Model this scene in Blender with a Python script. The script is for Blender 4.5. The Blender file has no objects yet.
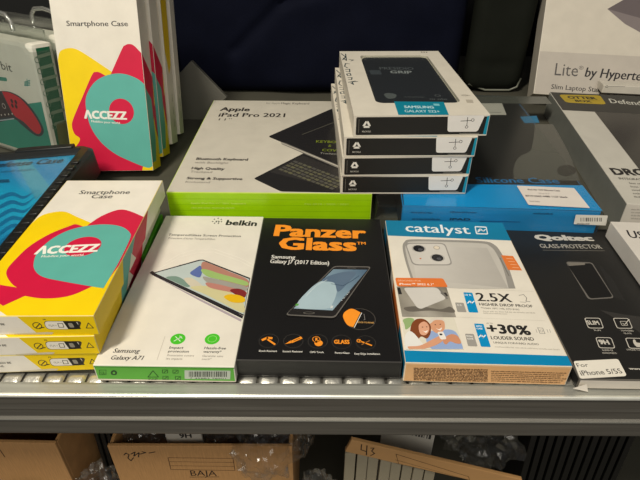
import bpy, bmesh, math, random
from mathutils import Vector, Matrix, Euler
from mathutils.geometry import tessellate_polygon
random.seed(7)
scene = bpy.context.scene
COL = scene.collection

# ------------------------------------------------------------------ camera
FPX, PITCH, ROLL, H = 519.74, math.radians(34.33), math.radians(.305), 0.25
cp, sp, cr, sr = math.cos(PITCH), math.sin(PITCH), math.cos(ROLL), math.sin(ROLL)
R0 = Matrix(((1, 0, 0), (0, -sp, -cp), (0, cp, -sp)))
RM = Matrix(((cr, -sr, 0), (sr, cr, 0), (0, 0, 1))) @ R0          # rows: right, down, forward
EYE = Vector((0, 0, H))
cam_data = bpy.data.cameras.new('camera')
cam = bpy.data.objects.new('camera', cam_data); COL.objects.link(cam)
cam_data.sensor_fit = 'HORIZONTAL'; cam_data.sensor_width = 36; cam_data.lens = FPX / 640 * 36
cam_data.clip_start = 0.01; cam_data.clip_end = 20
m = Matrix.Identity(4)
for i in range(3):
    m[i][0] = RM[0][i]; m[i][1] = -RM[1][i]; m[i][2] = -RM[2][i]; m[i][3] = EYE[i]
cam.matrix_world = m
scene.camera = cam

def ray(x, y):
    return RM.transposed() @ Vector(((x - 320) / FPX, (y - 240) / FPX, 1))
def ground(x, y, z=0.0):
    d = ray(x, y); return EYE + d * ((z - H) / d.z)
def at_y(x, y, Y):
    d = ray(x, y); return EYE + d * (Y / d.y)

# ------------------------------------------------------------------ colour & materials
def lin(c):
    c = c / 255.0
    return c / 12.92 if c <= .04045 else ((c + .055) / 1.055) ** 2.4
def rgb(c):
    if isinstance(c, (int, float)): c = (c, c, c)
    return (lin(c[0]), lin(c[1]), lin(c[2]), 1)

def mat(name, c, rough=.45, metal=0, spec=.5, noise=.04, nscale=60, bump=0, bscale=200, coat=0, attr=False, stretch=None, sheen=0):
    m = bpy.data.materials.new(name); m.use_nodes = True
    nt = m.node_tree; b = nt.nodes['Principled BSDF']; L = nt.links
    b.inputs['Roughness'].default_value = rough; b.inputs['Metallic'].default_value = metal
    b.inputs['Specular IOR Level'].default_value = spec
    if coat: b.inputs['Coat Weight'].default_value = coat; b.inputs['Coat Roughness'].default_value = .15
    if sheen: b.inputs['Sheen Weight'].default_value = sheen
    tc = nt.nodes.new('ShaderNodeTexCoord'); n = nt.nodes.new('ShaderNodeTexNoise')
    n.inputs['Scale'].default_value = nscale; n.inputs['Detail'].default_value = 3
    vec = tc.outputs['Object']
    if stretch:
        mp = nt.nodes.new('ShaderNodeMapping'); mp.inputs['Scale'].default_value = stretch
        L.new(vec, mp.inputs['Vector']); vec = mp.outputs['Vector']
    L.new(vec, n.inputs['Vector'])
    mr = nt.nodes.new('ShaderNodeMapRange'); mr.inputs['From Min'].default_value = .3; mr.inputs['From Max'].default_value = .7
    mr.inputs['To Min'].default_value = 1 - noise; mr.inputs['To Max'].default_value = 1 + noise
    L.new(n.outputs['Fac'], mr.inputs['Value'])
    mx = nt.nodes.new('ShaderNodeVectorMath'); mx.operation = 'SCALE'
    if attr:
        a = nt.nodes.new('ShaderNodeAttribute'); a.attribute_name = 'ink'; L.new(a.outputs['Color'], mx.inputs[0])
    else:
        mx.inputs[0].default_value = rgb(c)[:3]
    L.new(mr.outputs['Result'], mx.inputs['Scale']); L.new(mx.outputs['Vector'], b.inputs['Base Color'])
    if bump:
        n2 = nt.nodes.new('ShaderNodeTexNoise'); n2.inputs['Scale'].default_value = bscale; n2.inputs['Detail'].default_value = 4
        L.new(vec, n2.inputs['Vector'])
        bp = nt.nodes.new('ShaderNodeBump'); bp.inputs['Strength'].default_value = bump; bp.inputs['Distance'].default_value = .002
        L.new(n2.outputs['Fac'], bp.inputs['Height']); L.new(bp.outputs['Normal'], b.inputs['Normal'])
    return m

def clear(name, tint=(235, 238, 236), refl=.10, rough=.12, haze=0.0, bump=0, bscale=60):
    m = bpy.data.materials.new(name); m.use_nodes = True
    nt = m.node_tree; nt.nodes.clear(); L = nt.links
    o = nt.nodes.new('ShaderNodeOutputMaterial'); t = nt.nodes.new('ShaderNodeBsdfTransparent'); t.inputs[0].default_value = rgb(tint)
    g = nt.nodes.new('ShaderNodeBsdfGlossy'); g.inputs['Roughness'].default_value = rough; g.inputs[0].default_value = (1, 1, 1, 1)
    d = nt.nodes.new('ShaderNodeBsdfDiffuse'); d.inputs[0].default_value = rgb((215, 212, 205))
    lw = nt.nodes.new('ShaderNodeFresnel'); lw.inputs['IOR'].default_value = 1.4
    mm = nt.nodes.new('ShaderNodeMath'); mm.operation = 'MULTIPLY_ADD'; mm.inputs[1].default_value = .3; mm.inputs[2].default_value = refl
    L.new(lw.outputs[0], mm.inputs[0])
    s1 = nt.nodes.new('ShaderNodeMixShader'); s1.inputs[0].default_value = haze; L.new(t.outputs[0], s1.inputs[1]); L.new(d.outputs[0], s1.inputs[2])
    s2 = nt.nodes.new('ShaderNodeMixShader'); L.new(mm.outputs[0], s2.inputs[0]); L.new(s1.outputs[0], s2.inputs[1]); L.new(g.outputs[0], s2.inputs[2])
    if bump:
        tc = nt.nodes.new('ShaderNodeTexCoord'); n2 = nt.nodes.new('ShaderNodeTexNoise'); n2.inputs['Scale'].default_value = bscale; n2.inputs['Detail'].default_value = 5
        L.new(tc.outputs['Object'], n2.inputs['Vector'])
        bp = nt.nodes.new('ShaderNodeBump'); bp.inputs['Strength'].default_value = bump; bp.inputs['Distance'].default_value = .004
        L.new(n2.outputs['Fac'], bp.inputs['Height']); L.new(bp.outputs['Normal'], g.inputs['Normal'])
    L.new(s2.outputs[0], o.inputs[0])
    return m

INK = mat('printed_ink', 0, rough=.5, attr=True, noise=.03, spec=.35)
INKG = mat('printed_ink_glossy', 0, rough=.25, attr=True, noise=.03, spec=.5)
INKM = mat('printed_ink_matt', 0, rough=.6, attr=True, noise=.03, spec=.2)
PAPER = (226, 220, 208)
M = {}
def cm(c, rough=.5, **k):
    key = (c, rough, tuple(sorted(k.items())))
    if key not in M: M[key] = mat('carton_%d_%d_%d' % (c if isinstance(c, tuple) else (c, c, c)), c, rough, **k)
    return M[key]

# ------------------------------------------------------------------ object helpers
def link(name, me, parent=None):
    o = bpy.data.objects.new(name, me); COL.objects.link(o)
    if parent is not None: o.parent = parent
    return o
def tag(o, label=None, cat=None, group=None, kind=None):
    if label: o['label'] = label
    if cat: o['category'] = cat
    if group: o['group'] = group
    if kind: o['kind'] = kind
    return o
def empty(name, loc, rot=(0, 0, 0)):
    o = bpy.data.objects.new(name, None); COL.objects.link(o)
    o.empty_display_size = .02
    o.location = loc; o.rotation_euler = rot
    return o
def finish(name, bm, mats, parent=None, smooth=False):
    me = bpy.data.meshes.new(name); bm.to_mesh(me); bm.free()
    for x in (mats if isinstance(mats, (list, tuple)) else [mats]): me.materials.append(x)
    if smooth:
        for p in me.polygons: p.use_smooth = True
    return link(name, me, parent)
def box_bm(bm, x0, y0, z0, x1, y1, z1, mi=0, bevel=0, M4=None, seg=2):
    r = bmesh.ops.create_cube(bm, size=1)
    vs = r['verts']
    for v in vs:
        v.co = Vector(((x0 + x1) / 2 + v.co.x * (x1 - x0), (y0 + y1) / 2 + v.co.y * (y1 - y0), (z0 + z1) / 2 + v.co.z * (z1 - z0)))
    fs = set(f for v in vs for f in v.link_faces)
    for f in fs: f.material_index = mi
    if bevel:
        es = set(e for f in fs for e in f.edges)
        r2 = bmesh.ops.bevel(bm, geom=list(es), offset=bevel, segments=seg, affect='EDGES', profile=.6)
        for f in r2['faces']: f.material_index = mi
        vs = set(v for f in r2['faces'] for v in f.verts)
        vs = [v for v in vs]
    if M4 is not None: bmesh.ops.transform(bm, matrix=M4, verts=list(vs))
def tube(pts, r, n=8, closed=False):
    bm = bmesh.new(); add_tube(bm, pts, r, n, closed); return bm
def add_tube(bm, pts, r, n=8, closed=False):
    pts = [Vector(p) for p in pts]; rings = []
    up = Vector((.13, .21, .97)).normalized(); N = len(pts)
    for i, p in enumerate(pts):
        a = pts[(i - 1) % N] if (closed or i) else pts[0]; b = pts[(i + 1) % N] if (closed or i < N - 1) else pts[-1]
        t = (b - a).normalized(); s = t.cross(up)
        if s.length < .05: s = t.cross(Vector((1, 0, 0)))
        s.normalize(); w = s.cross(t)
        rr = r[i] if isinstance(r, (list, tuple)) else r
        rings.append([bm.verts.new(p + (s * math.cos(2 * math.pi * k / n) + w * math.sin(2 * math.pi * k / n)) * rr) for k in range(n)])
    for i in range(N if closed else N - 1):
        A, B_ = rings[i], rings[(i + 1) % N]
        for k in range(n): bm.faces.new((A[k], A[(k + 1) % n], B_[(k + 1) % n], B_[k]))
    if not closed:
        bm.faces.new(rings[0]); bm.faces.new(rings[-1][::-1])

# carton: bevelled box, one material per side; mats dict keys top front left right back bottom edge
def carton_mesh(name, W, L, T, c, bev=.0007, rough=.5, **k):
    keys = ['top', 'front', 'left', 'right', 'back', 'bottom', 'edge']
    base = c.get('all', PAPER)
    bm = bmesh.new(); bmesh.ops.create_cube(bm, size=1)
    for v in bm.verts: v.co = Vector(((v.co.x + .5) * W, (v.co.y + .5) * L, (v.co.z + .5) * T))
    bmesh.ops.bevel(bm, geom=bm.edges[:], offset=bev, segments=2, affect='EDGES', profile=.6)
    bm.normal_update()
    dirs = {'top': (0, 0, 1), 'front': (0, -1, 0), 'left': (-1, 0, 0), 'right': (1, 0, 0), 'back': (0, 1, 0), 'bottom': (0, 0, -1)}
    for f in bm.faces:
        f.material_index = 6
        for i, kk in enumerate(keys[:6]):
            if f.normal.dot(Vector(dirs[kk])) > .98: f.material_index = i
    me = bpy.data.meshes.new(name); bm.to_mesh(me); bm.free()
    for kk in keys: me.materials.append(cm(c.get(kk, base), rough, **k))
    return me

class Face:
    """A flat side of a box; prints are laid on it in metres (u right, v up)."""
    def __init__(s, root, O, U, V):
        s.root = root; s.O = Vector(O); s.U = Vector(U); s.V = Vector(V); s.N = s.U.cross(s.V); s.B = None
        mw = Matrix.LocRotScale(root.location, root.rotation_euler, None)
        s.inv = mw.inverted(); s.mw = mw
    def px(s, x, y):
        e = s.inv @ EYE; d = (s.inv.to_3x3() @ ray(x, y))
        t = (s.O - e).dot(s.N) / d.dot(s.N); p = e + d * t - s.O
        return Vector((p.dot(s.U), p.dot(s.V)))
    def P(s, u, v, h=0): return s.O + s.U * u + s.V * v + s.N * h
def faces_of(root, W, L, T):
    r = {'top': Face(root, (0, 0, T), (1, 0, 0), (0, 1, 0)), 'front': Face(root, (0, 0, 0), (1, 0, 0), (0, 0, 1)),
            'right': Face(root, (W, 0, 0), (0, 1, 0), (0, 0, 1)), 'left': Face(root, (0, L, 0), (0, -1, 0), (0, 0, 1))}
    r['top'].B = (W, L); r['front'].B = (W, T); r['left'].B = r['right'].B = (L, T)
    return r

_txt = {}
def text_geo(s, bold=0.0, res=3):
    key = (s, bold, res)
    if key not in _txt:
        cu = bpy.data.curves.new('tmp', 'FONT'); cu.body = s; cu.size = 1; cu.offset = bold; cu.resolution_u = res
        o = bpy.data.objects.new('tmp', cu); COL.objects.link(o)
        dg = bpy.context.evaluated_depsgraph_get()
        me = bpy.data.meshes.new_from_object(o.evaluated_get(dg))
        vs = [(v.co.x, v.co.y) for v in me.vertices]; fs = [tuple(p.vertices) for p in me.polygons]
        bpy.data.objects.remove(o); bpy.data.curves.remove(cu); bpy.data.meshes.remove(me)
        _txt[key] = (vs, fs)
    return _txt[key]

LAY = .00003
class Print:
    def __init__(s, face): s.f = face; s.v = []; s.fc = []; s.c = []
    def clusters(s, gap=.0035):
        # connected faces -> islands -> islands nearer than gap belong to one printed piece
        n = len(s.v); par_ = list(range(n))
        def fd(i):
            while par_[i] != i: par_[i] = par_[par_[i]]; i = par_[i]
            return i
        for f in s.fc:
            a = fd(f[0])
            for i in f[1:]: par_[fd(i)] = a
        isl = {}
        for fi, f in enumerate(s.fc): isl.setdefault(fd(f[0]), []).append(fi)
        bs = []
        for k, fl in isl.items():
            q = [s.v[i] for fi in fl for i in s.fc[fi]]; us = [(p - s.f.O).dot(s.f.U) for p in q]; vs = [(p - s.f.O).dot(s.f.V) for p in q]
            bs.append([min(us), min(vs), max(us), max(vs), fl])
        ch = True
        while ch:
            ch = False; out = []
            for b in bs:
                for o in out:
                    if b[0] < o[2] + gap and o[0] < b[2] + gap and b[1] < o[3] + gap and o[1] < b[3] + gap:
                        o[0] = min(o[0], b[0]); o[1] = min(o[1], b[1]); o[2] = max(o[2], b[2]); o[3] = max(o[3], b[3]); o[4] += b[4]; ch = True; break
                else: out.append(b)
            bs = out
        return [b[4] for b in bs]
    def uv(s, p, mode):  # mode px: pixel of the print, uv: metres
        q = s.f.px(*p) if mode == 'px' else Vector(p)
        return s.clamp(q)
    def clamp(s, q):
        if s.f.B: q = Vector((min(max(q[0], .0003), s.f.B[0] - .0003), min(max(q[1], .0003), s.f.B[1] - .0003)))
        return q
    def poly(s, pts, c, lay=1, mode='px', cols=None):
        P2 = [s.uv(p, mode) for p in pts]; n0 = len(s.v)
        for p in P2: s.v.append(s.f.P(p.x, p.y, .00004 + lay * LAY))
        for i in range(len(P2)): s.c.append(rgb(cols[i] if cols else c))
        if len(P2) <= 4 and cols: s.fc.append(tuple(range(n0, n0 + len(P2)))); return s
        for t in tessellate_polygon([[Vector((p.x, p.y, 0)) for p in P2]]): s.fc.append(tuple(n0 + i for i in t))
        return s
    def quad_grid(s, corners, fn, nx=10, ny=10, lay=1, mode='px'):
        """corners BL BR TR TL; fn(u,v)->colour"""
        A, B_, C_, D = [s.uv(p, mode) for p in corners]; n0 = len(s.v)
        for j in range(ny + 1):
            for i in range(nx + 1):
                u, v = i / nx, j / ny
                p = A * (1 - u) * (1 - v) + B_ * u * (1 - v) + C_ * u * v + D * (1 - u) * v
                s.v.append(s.f.P(p.x, p.y, .00004 + lay * LAY)); s.c.append(rgb(fn(u, v)))
        for j in range(ny):
            for i in range(nx):
                a = n0 + j * (nx + 1) + i; s.fc.append((a, a + 1, a + nx + 2, a + nx + 1))
        return s
    def smooth_poly(s, pts, c, lay=1, mode='px', n=5):
        """closed Catmull-Rom outline; a point given as (x,y,0) stays a sharp corner"""
        N = len(pts); out = []
        for i in range(N):
            p0, p1, p2, p3 = pts[i - 1], pts[i], pts[(i + 1) % N], pts[(i + 2) % N]
            q0 = p1 if len(p1) > 2 else p0; q3 = p2 if len(p2) > 2 else p3
            for k in range(n):
                t = k / n
                out.append(tuple(.5 * ((2 * p1[a]) + (-q0[a] + p2[a]) * t + (2 * q0[a] - 5 * p1[a] + 4 * p2[a] - q3[a]) * t * t + (-q0[a] + 3 * p1[a] - 3 * p2[a] + q3[a]) * t ** 3) for a in (0, 1)))
        return s.poly(out, c, lay, mode)
    def ell(s, c, rx, ry, col, lay=1, n=28, a0=0, a1=360):
        """centre in px, radii in metres"""
        p = s.f.px(*c) if not isinstance(c, Vector) else c
        pts = [(p.x + rx * math.cos(math.radians(a0 + (a1 - a0) * k / n)), p.y + ry * math.sin(math.radians(a0 + (a1 - a0) * k / n))) for k in range(n + (a1 - a0 != 360))]
        if a1 - a0 != 360: pts.append((p.x, p.y))
        return s.poly(pts, col, lay, 'uv')
    def ring(s, c, rx, ry, w, col, lay=1, n=32):
        p = s.f.px(*c) if not isinstance(c, Vector) else c; n0 = len(s.v)
        for k in range(n):
            a = 2 * math.pi * k / n
            for q in (0, w): s.v.append(s.f.P(p.x + (rx - q) * math.cos(a), p.y + (ry - q) * math.sin(a), .00004 + lay * LAY)); s.c.append(rgb(col))
        for k in range(n):
            a, b = n0 + 2 * k, n0 + 2 * ((k + 1) % n); s.fc.append((a, b, b + 1, a + 1))
        return s
    def line(s, pts, w, col, lay=1, mode='px', closed=False):
        P2 = [s.uv(p, mode) for p in pts]
        if closed: P2 = P2 + [P2[0]]
        for a, b in zip(P2[:-1], P2[1:]):
            d = (b - a)
            if d.length < 1e-7: continue
            d.normalize(); q = Vector((-d.y, d.x)) * w / 2; e = d * w * .3
            s.poly([tuple(a - e + q), tuple(a - e - q), tuple(b + e - q), tuple(b + e + q)], col, lay, 'uv')
        return s
    def rrect(s, pts, r, col, lay=1, mode='px', n=5):
        """rounded polygon, r metres"""
        P2 = [s.uv(p, mode) for p in pts]; out = []; N = len(P2)
        for i in range(N):
            a, b, c = P2[i - 1], P2[i], P2[(i + 1) % N]
            rr = min(r, (a - b).length / 2.05, (c - b).length / 2.05)
            p0 = b + (a - b).normalized() * rr; p1 = b + (c - b).normalized() * rr
            for k in range(n + 1):
                t = k / n; q = p0 * (1 - t) ** 2 + b * 2 * t * (1 - t) + p1 * t * t; out.append(tuple(q))
        return s.poly(out, col, lay, 'uv')
    def text(s, st, a, b, h, col, bold=0.0, lay=2, skew=0.0, mode='px', res=2, vdir=None):
        """baseline from a to b, cap height h (px in px mode, metres in uv mode)"""
        A, B_ = s.uv(a, mode), s.uv(b, mode)
        vs, fs = text_geo(st, 0.0, res)
        if not vs: return s
        x0 = min(v[0] for v in vs); x1 = max(v[0] for v in vs)
        d = B_ - A; w = d.length; d.normalize(); q = Vector((-d.y, d.x))
        if mode == 'px':
            if h < 3.5: h *= .84
            C_ = s.f.px(a[0], a[1] - h); hh = abs((C_ - A).dot(q))
        else: hh = h
        sx = w / (x1 - x0); sy = hh / .73
        b1 = max(bold, 0) * 1.1
        offs = [(0, 0)] if b1 < .004 else [(-b1, 0), (b1, 0)] if b1 < .03 else [(-b1, -b1 * .7), (-b1, b1 * .7), (b1, -b1 * .7), (b1, b1 * .7), (0, 0)]
        for k, (ox, oy) in enumerate(offs):      # heavier weights are the same letters laid slightly apart
            n0 = len(s.v)
            for x, y in vs:
                x, y = x + ox, y + oy
                p = A + d * ((x - x0) * sx + y * sy * skew) + q * (y * sy)
                p = s.clamp(p); s.v.append(s.f.P(p.x, p.y, .00004 + (lay + k * .12) * LAY)); s.c.append(rgb(col))
            s.fc += [tuple(n0 + i for i in f) for f in fs]
        return s
    def micro(s, a, b, h, col, lay=2, seed=1, dens=.6):
        """a line of print too small to read: a row of word-length strokes"""
        r = random.Random(seed); A, B_ = s.f.px(*a), s.f.px(*b); C_ = s.f.px(a[0], a[1] - h)
        d = B_ - A; w = d.length; d.normalize(); q = Vector((-d.y, d.x)); hh = abs((C_ - A).dot(q)); x = 0
        while x < w:
            l = min(w - x, hh * r.uniform(1.2, 4) * .8)
            k = x
            while k < x + l:
                g = hh * .28; hq = hh * r.choice((.7, .7, 1))
                p = A + d * k; s.poly([tuple(p), tuple(p + d * g), tuple(p + d * g + q * hq), tuple(p + q * hq)], col, lay, 'uv'); k += g * (1 + (1 - dens) * 1.5)
            x += l + hh * .5
        return s
    def obj(s, name, parent, material=None, label=None):
        cl = s.clusters()
        if len(cl) > 1:
            V, FC, CC = s.v, s.fc, s.c; first = None
            for fl in cl:
                ids = sorted(set(i for fi in fl for i in FC[fi])); mp = {a: b for b, a in enumerate(ids)}
                s.v = [V[i] for i in ids]; s.c = [CC[i] for i in ids]; s.fc = [tuple(mp[i] for i in FC[fi]) for fi in sorted(fl)]
                o = s._obj(name, parent, material, label); first = first or o
            return first
        return s._obj(name, parent, material, label)
    def _obj(s, name, parent, material=None, label=None):
        me = bpy.data.meshes.new(name); me.from_pydata([tuple(v) for v in s.v], [], s.fc)
        at = me.color_attributes.new('ink', 'FLOAT_COLOR', 'POINT')
        for i, c in enumerate(s.c): at.data[i].color = c
        me.materials.append(material or INK)
        # make every print face outward
        n = s.f.N
        bm = bmesh.new(); bm.from_mesh(me); bm.normal_update()
        fl = [f for f in bm.faces if f.normal.dot(n) < 0]
        if fl: bmesh.ops.reverse_faces(bm, faces=fl)
        bm.to_mesh(me); bm.free()
        o = link(name, me, parent)
        if label: o['label'] = label
        return o

def make_box(name, label, cat, loc, yaw, W, L, T, c, group=None, tilt=0, rolly=0, bev=.0007, rough=.5, body='carton', **k):
    root = empty(name, loc, (math.radians(tilt), math.radians(rolly), math.radians(yaw)))
    tag(root, label, cat, group)
    o = link(body, carton_mesh(body, W, L, T, c, bev, rough, **k), root)
    return root, faces_of(root, W, L, T), o
def copy_tree(o, parent=None):
    c = o.copy(); COL.objects.link(c)
    if parent is not None: c.parent = parent
    for ch in list(o.children): copy_tree(ch, c)
    return c

# ------------------------------------------------------------------ shelving (setting)
STEEL = mat('galvanised_steel', (172, 172, 164), rough=.45, metal=.55, noise=.10, nscale=30, stretch=(.6, 14, 14), bump=.03, bscale=30)
STEELB = mat('highlit_steel_edge', (235, 235, 225), rough=.35, metal=.5, noise=.08, nscale=60)  # same steel, lighter: the rail bead's highlight put into the colour
STEELD = mat('shaded_steel', (112, 109, 102), rough=.45, metal=.6, noise=.18, nscale=22, stretch=(.5, 20, 20), bump=.02)  # same steel, darker: the front face's dark reflection put into the colour
DECK = mat('olive_grey_shelf', (72, 70, 60), rough=.7, noise=.12, nscale=15)
DARK = mat('dark_backboard', (16, 17, 18), rough=.8, noise=.2, nscale=8)
def extrude_profile(prof, x0, x1, name, mats, parent, mis=None):
    bm = bmesh.new()
    A = [bm.verts.new((x0, y, z)) for y, z in prof]; B_ = [bm.verts.new((x1, y, z)) for y, z in prof]
    for i in range(len(prof) - 1):
        f = bm.faces.new((A[i], B_[i], B_[i + 1], A[i + 1])); f.material_index = mis[i] if mis else 0
    bm.normal_update()
    return finish(name, bm, mats, parent)
X0, X1 = -.75, .75
shelf = empty('trim_1', (0, .2, 0)); tag(shelf, 'galvanised steel shelf carrying all the boxes', kind='structure')
def par(o, root=shelf):
    o.parent = root; o.location = -Vector(root.location); return o
bm = bmesh.new(); box_bm(bm, X0, .2225, -.02, X1, .95, 0, bevel=.0005); par(finish('shelf_board', bm, DECK))
prof = [(.2225, -.004), (.2135, -.004), (.2125, -.0012), (.2105, -.0006), (.2042, -.0006), (.2036, .0001), (.2022, .0006), (.2014, .0001), (.2011, -.0012), (.2020, -.0024),
        (.2020, -.010), (.2016, -.0125), (.2020, -.0145), (.2018, -.0195), (.2004, -.0208), (.2004, -.0218), (.2014, -.0235), (.2012, -.0352), (.2022, -.0372), (.2060, -.0376), (.2225, -.0376), (.2225, -.02)]
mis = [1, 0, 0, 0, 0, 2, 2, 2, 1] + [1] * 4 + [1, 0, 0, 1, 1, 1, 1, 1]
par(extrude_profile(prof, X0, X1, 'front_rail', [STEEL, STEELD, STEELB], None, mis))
# crimped strip just behind the rail: long embossed ribs with slots between them
bm = bmesh.new()
xx = X0
while xx < X1:
    n = 10; w = .0116
    for i in range(n):
        for j in range(4):
            pass
    grid = [[bm.verts.new((xx + w * i / n, .2126 + .0088 * j / 4, -.0030 + .0017 * (math.sin(math.pi * i / n) ** .22 if 0 < i < n else 0) * math.sin(math.pi * (j + .001) / 4.002) ** .6)) for i in range(n + 1)] for j in range(5)]
    for j in range(4):
        for i in range(n): bm.faces.new((grid[j][i], grid[j][i + 1], grid[j + 1][i + 1], grid[j + 1][i]))
    xx += .0132
par(finish('crimped_strip', bm, mat('worn_bright_steel', (190, 188, 180), rough=.3, metal=.75, noise=.3, nscale=90, bump=.3, bscale=160), smooth=True))

bm = bmesh.new(); box_bm(bm, -1.2, .96, -.6, 1.2, 1.0, 1.2); tag(finish('wall_back', bm, DARK), kind='structure')
bm = bmesh.new(); box_bm(bm, -1.2, -1.0, -.64, 1.2, 1.0, -.6)
tag(finish('floor', bm, mat('shop_floor', (105, 98, 90), rough=.5, noise=.1)), kind='structure')
low = empty('trim_2', (0, .2, -.27)); tag(low, 'lower steel shelf in shadow', kind='structure')
bm = bmesh.new(); box_bm(bm, X0, .18, -.29, X1, .95, -.27, bevel=.0005); par(finish('shelf_board', bm, DECK), low)
for sx in (-1, 1):
    u = empty('trim_%d' % (3 if sx < 0 else 4), (sx * .765, .9, -.6)); tag(u, kind='structure')
    bm = bmesh.new(); box_bm(bm, sx * .765 - .015, .2, -.6, sx * .765 + .015, .96, .9, bevel=.001); par(finish('upright_panel', bm, DARK), u)

# ------------------------------------------------------------------ colours of the pink yellow boxes
YEL, PNK, TEAL = (240, 205, 0), (205, 18, 62), (92, 172, 160)

# ================================================================== BELKIN (white and green glass box)
root, F, body = make_box('screen_protector_box', 'white screen protector box with a green front edge and a colourful printed phone', 'box',
    (-.135, .213, 0), -.57, .0846, .1696, .0135, {'all': PAPER, 'front': (96, 178, 62), 'left': (96, 178, 62), 'edge': (225, 222, 208)})
P = Print(F['top'])
P.text('belkin', (225.8, 224.9), (256, 226), 5.2, (35, 35, 35), bold=.03)
pc = F['top'].px(217.3, 221)
for k in range(7):
    a = math.radians(90 + k * 51.4); P.ell(Vector((pc.x + .0038 * math.cos(a), pc.y + .0042 * math.sin(a))), .00062, .0008, (60, 60, 60), 2, 8)
P.text('n', (215.6, 222.4), (219, 222.5), 3, (60, 60, 60), bold=.02)
P.obj('brand_logo', root)
P = Print(F['top'])
P.text('TemperedGlass Screen Protection', (168, 235.6), (240.6, 237.2), 2.5, (50, 46, 44), bold=.01)
P.text('Protection d\u2019\u00e9cran TemperedGlass', (168, 239), (215, 240), 2.2, (120, 112, 105))
P.line([(165, 336.5), (157, 360)], .0003, (190, 182, 170))
P.text('Samsung', (112.7, 352.6), (138.7, 353), 4.4, (44, 42, 44), skew=.15, bold=.012)
P.text('Galaxy A71', (110, 359.6), (142, 360), 4.4, (44, 42, 44), skew=.15, bold=.012)
P.text('Impact', (169, 348.8), (183, 349), 3.2, (60, 60, 58), bold=.01, skew=.1)
P.text('protection', (168, 352.4), (188.5, 352.7), 3.0, (60, 60, 58), bold=.01, skew=.1)
P.text('Protection contre', (166.8, 356.3), (193.8, 356.7), 2.4, (140, 134, 126), skew=.1)
P.text('les impacts', (166, 359.6), (182, 359.9), 2.4, (140, 134, 126), skew=.1)
P.text('Hassle-free', (204, 349.2), (225.6, 349.6), 3.2, (60, 60, 58), bold=.01, skew=.1)
P.text('warranty*', (203, 352.8), (221, 353), 3.0, (60, 60, 58), bold=.01, skew=.1)
P.text('Garantie sans', (202, 356.8), (223, 357.2), 2.4, (140, 134, 126), skew=.1)
P.text('soucis*', (201.5, 360), (211, 360), 2.4, (140, 134, 126), skew=.1)
P.line([(166, 262), (180, 254), (196, 249.5), (214, 249), (240, 258), (256, 265)], .0004, (238, 233, 222))
P.line([(160, 268), (180, 257), (198, 252.5), (214, 252), (240, 261), (255, 268)], .0004, (238, 233, 222))
P.obj('printed_text', root)
P = Print(F['top'])
P.poly([(152, 275), (149.6, 272.8), (152, 271), (243.2, 316), (242.4, 318.8), (200, 298)], (42, 40, 44), 1)
P.poly([(153, 275.4), (200, 298.8), (241.6, 319.6), (241, 321.8), (200, 301)], (172, 160, 168), 1)
P.poly([(151, 273.4), (199, 259.8), (203, 259.6), (250.2, 278), (243.6, 316)], (48, 44, 46), 2)
P.poly([(155, 273.2), (200, 260.8), (202.6, 260.6), (249.3, 279.2), (243.6, 314.6)], (186, 198, 196), 3)
P.smooth_poly([(166, 277.6), (176, 276.4), (184, 280), (190, 286), (186, 287), (176, 282.6)], (120, 146, 134), 4)
P.smooth_poly([(184, 279), (191, 278), (198, 282), (204, 288), (199, 290), (190, 286)], (204, 196, 176), 5)
P.smooth_poly([(190, 287.6), (205, 286), (222, 289), (236, 296), (243.6, 304), (242.8, 313), (222, 303), (204, 294)], (206, 198, 152), 6)
P.smooth_poly([(203, 262), (213, 265), (230, 272), (247.8, 280), (246, 288), (230, 284), (213, 277), (202, 270)], (178, 128, 112), 7)
P.smooth_poly([(190, 273.4), (195, 269.2), (200.5, 266), (202, 272), (200, 277.4), (195, 276.6)], (92, 110, 168), 8)
P.smooth_poly([(201, 270.6), (206, 269.6), (220, 274), (246, 281.6), (246, 286), (228, 281.6), (208, 277)], (156, 186, 112), 9)
P.smooth_poly([(203, 277), (212, 278.6), (230, 282.6), (246, 287), (245.4, 291), (228, 287.6), (208, 283)], (158, 154, 146), 10)
P.smooth_poly([(206, 283), (218, 284.6), (234, 288.6), (245.6, 291.6), (244.8, 295), (228, 292), (210, 288)], (186, 128, 116), 11)
P.smooth_poly([(230, 290.6), (238, 289), (245.6, 292), (244.8, 297.6), (237, 295.6)], (128, 44, 46), 12)
P.smooth_poly([(224, 297.5), (229, 294.8), (238, 295.4), (244.6, 298.4), (243.8, 302.6), (232, 302.6)], (226, 180, 30), 13)
P.poly([(178.4, 265.6), (181, 264.9), (181.6, 265.9), (179.2, 266.6)], (40, 40, 40), 5)
P.obj('phone_picture', root, INKG, 'printed phone with a multicoloured flower on its screen')
for cx, ic in ((177.9, 0), (212.3, 1)):
    P = Print(F['top']); r = .0047
    P.ell((cx, 339), r, r, (72, 190, 40), 1); c0 = F['top'].px(cx, 339)
    if ic == 0:
        P.line([tuple(c0 + Vector((-.002, -.002))), tuple(c0 + Vector((.002, .002)))], .0005, (225, 240, 215), 2, 'uv')
        P.line([tuple(c0 + Vector((-.002, .002))), tuple(c0 + Vector((.002, -.002)))], .0005, (225, 240, 215), 2, 'uv')
        P.line([tuple(c0 + Vector((.0005, .0026))), tuple(c0 + Vector((.0026, .0005)))], .0004, (225, 240, 215), 2, 'uv')
    else: P.ring(c0, .0029, .0029, .0004, (150, 220, 120), 2)
    P.obj('round_badge', root)
P = Print(F['front'])
P.rrect([(184.5, 370.2), (230.5, 370.6), (230.3, 379.2), (184.7, 378.8)], .0004, (196, 205, 190), 1)
r = random.Random(3); x = 189
while x < 226:
    w = r.uniform(.35, 1.1); P.poly([(x, 371.4), (x + w, 371.4), (x + w, 376.8), (x, 376.8)], (30, 34, 28), 2); x += w + r.uniform(.4, 1)
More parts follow.
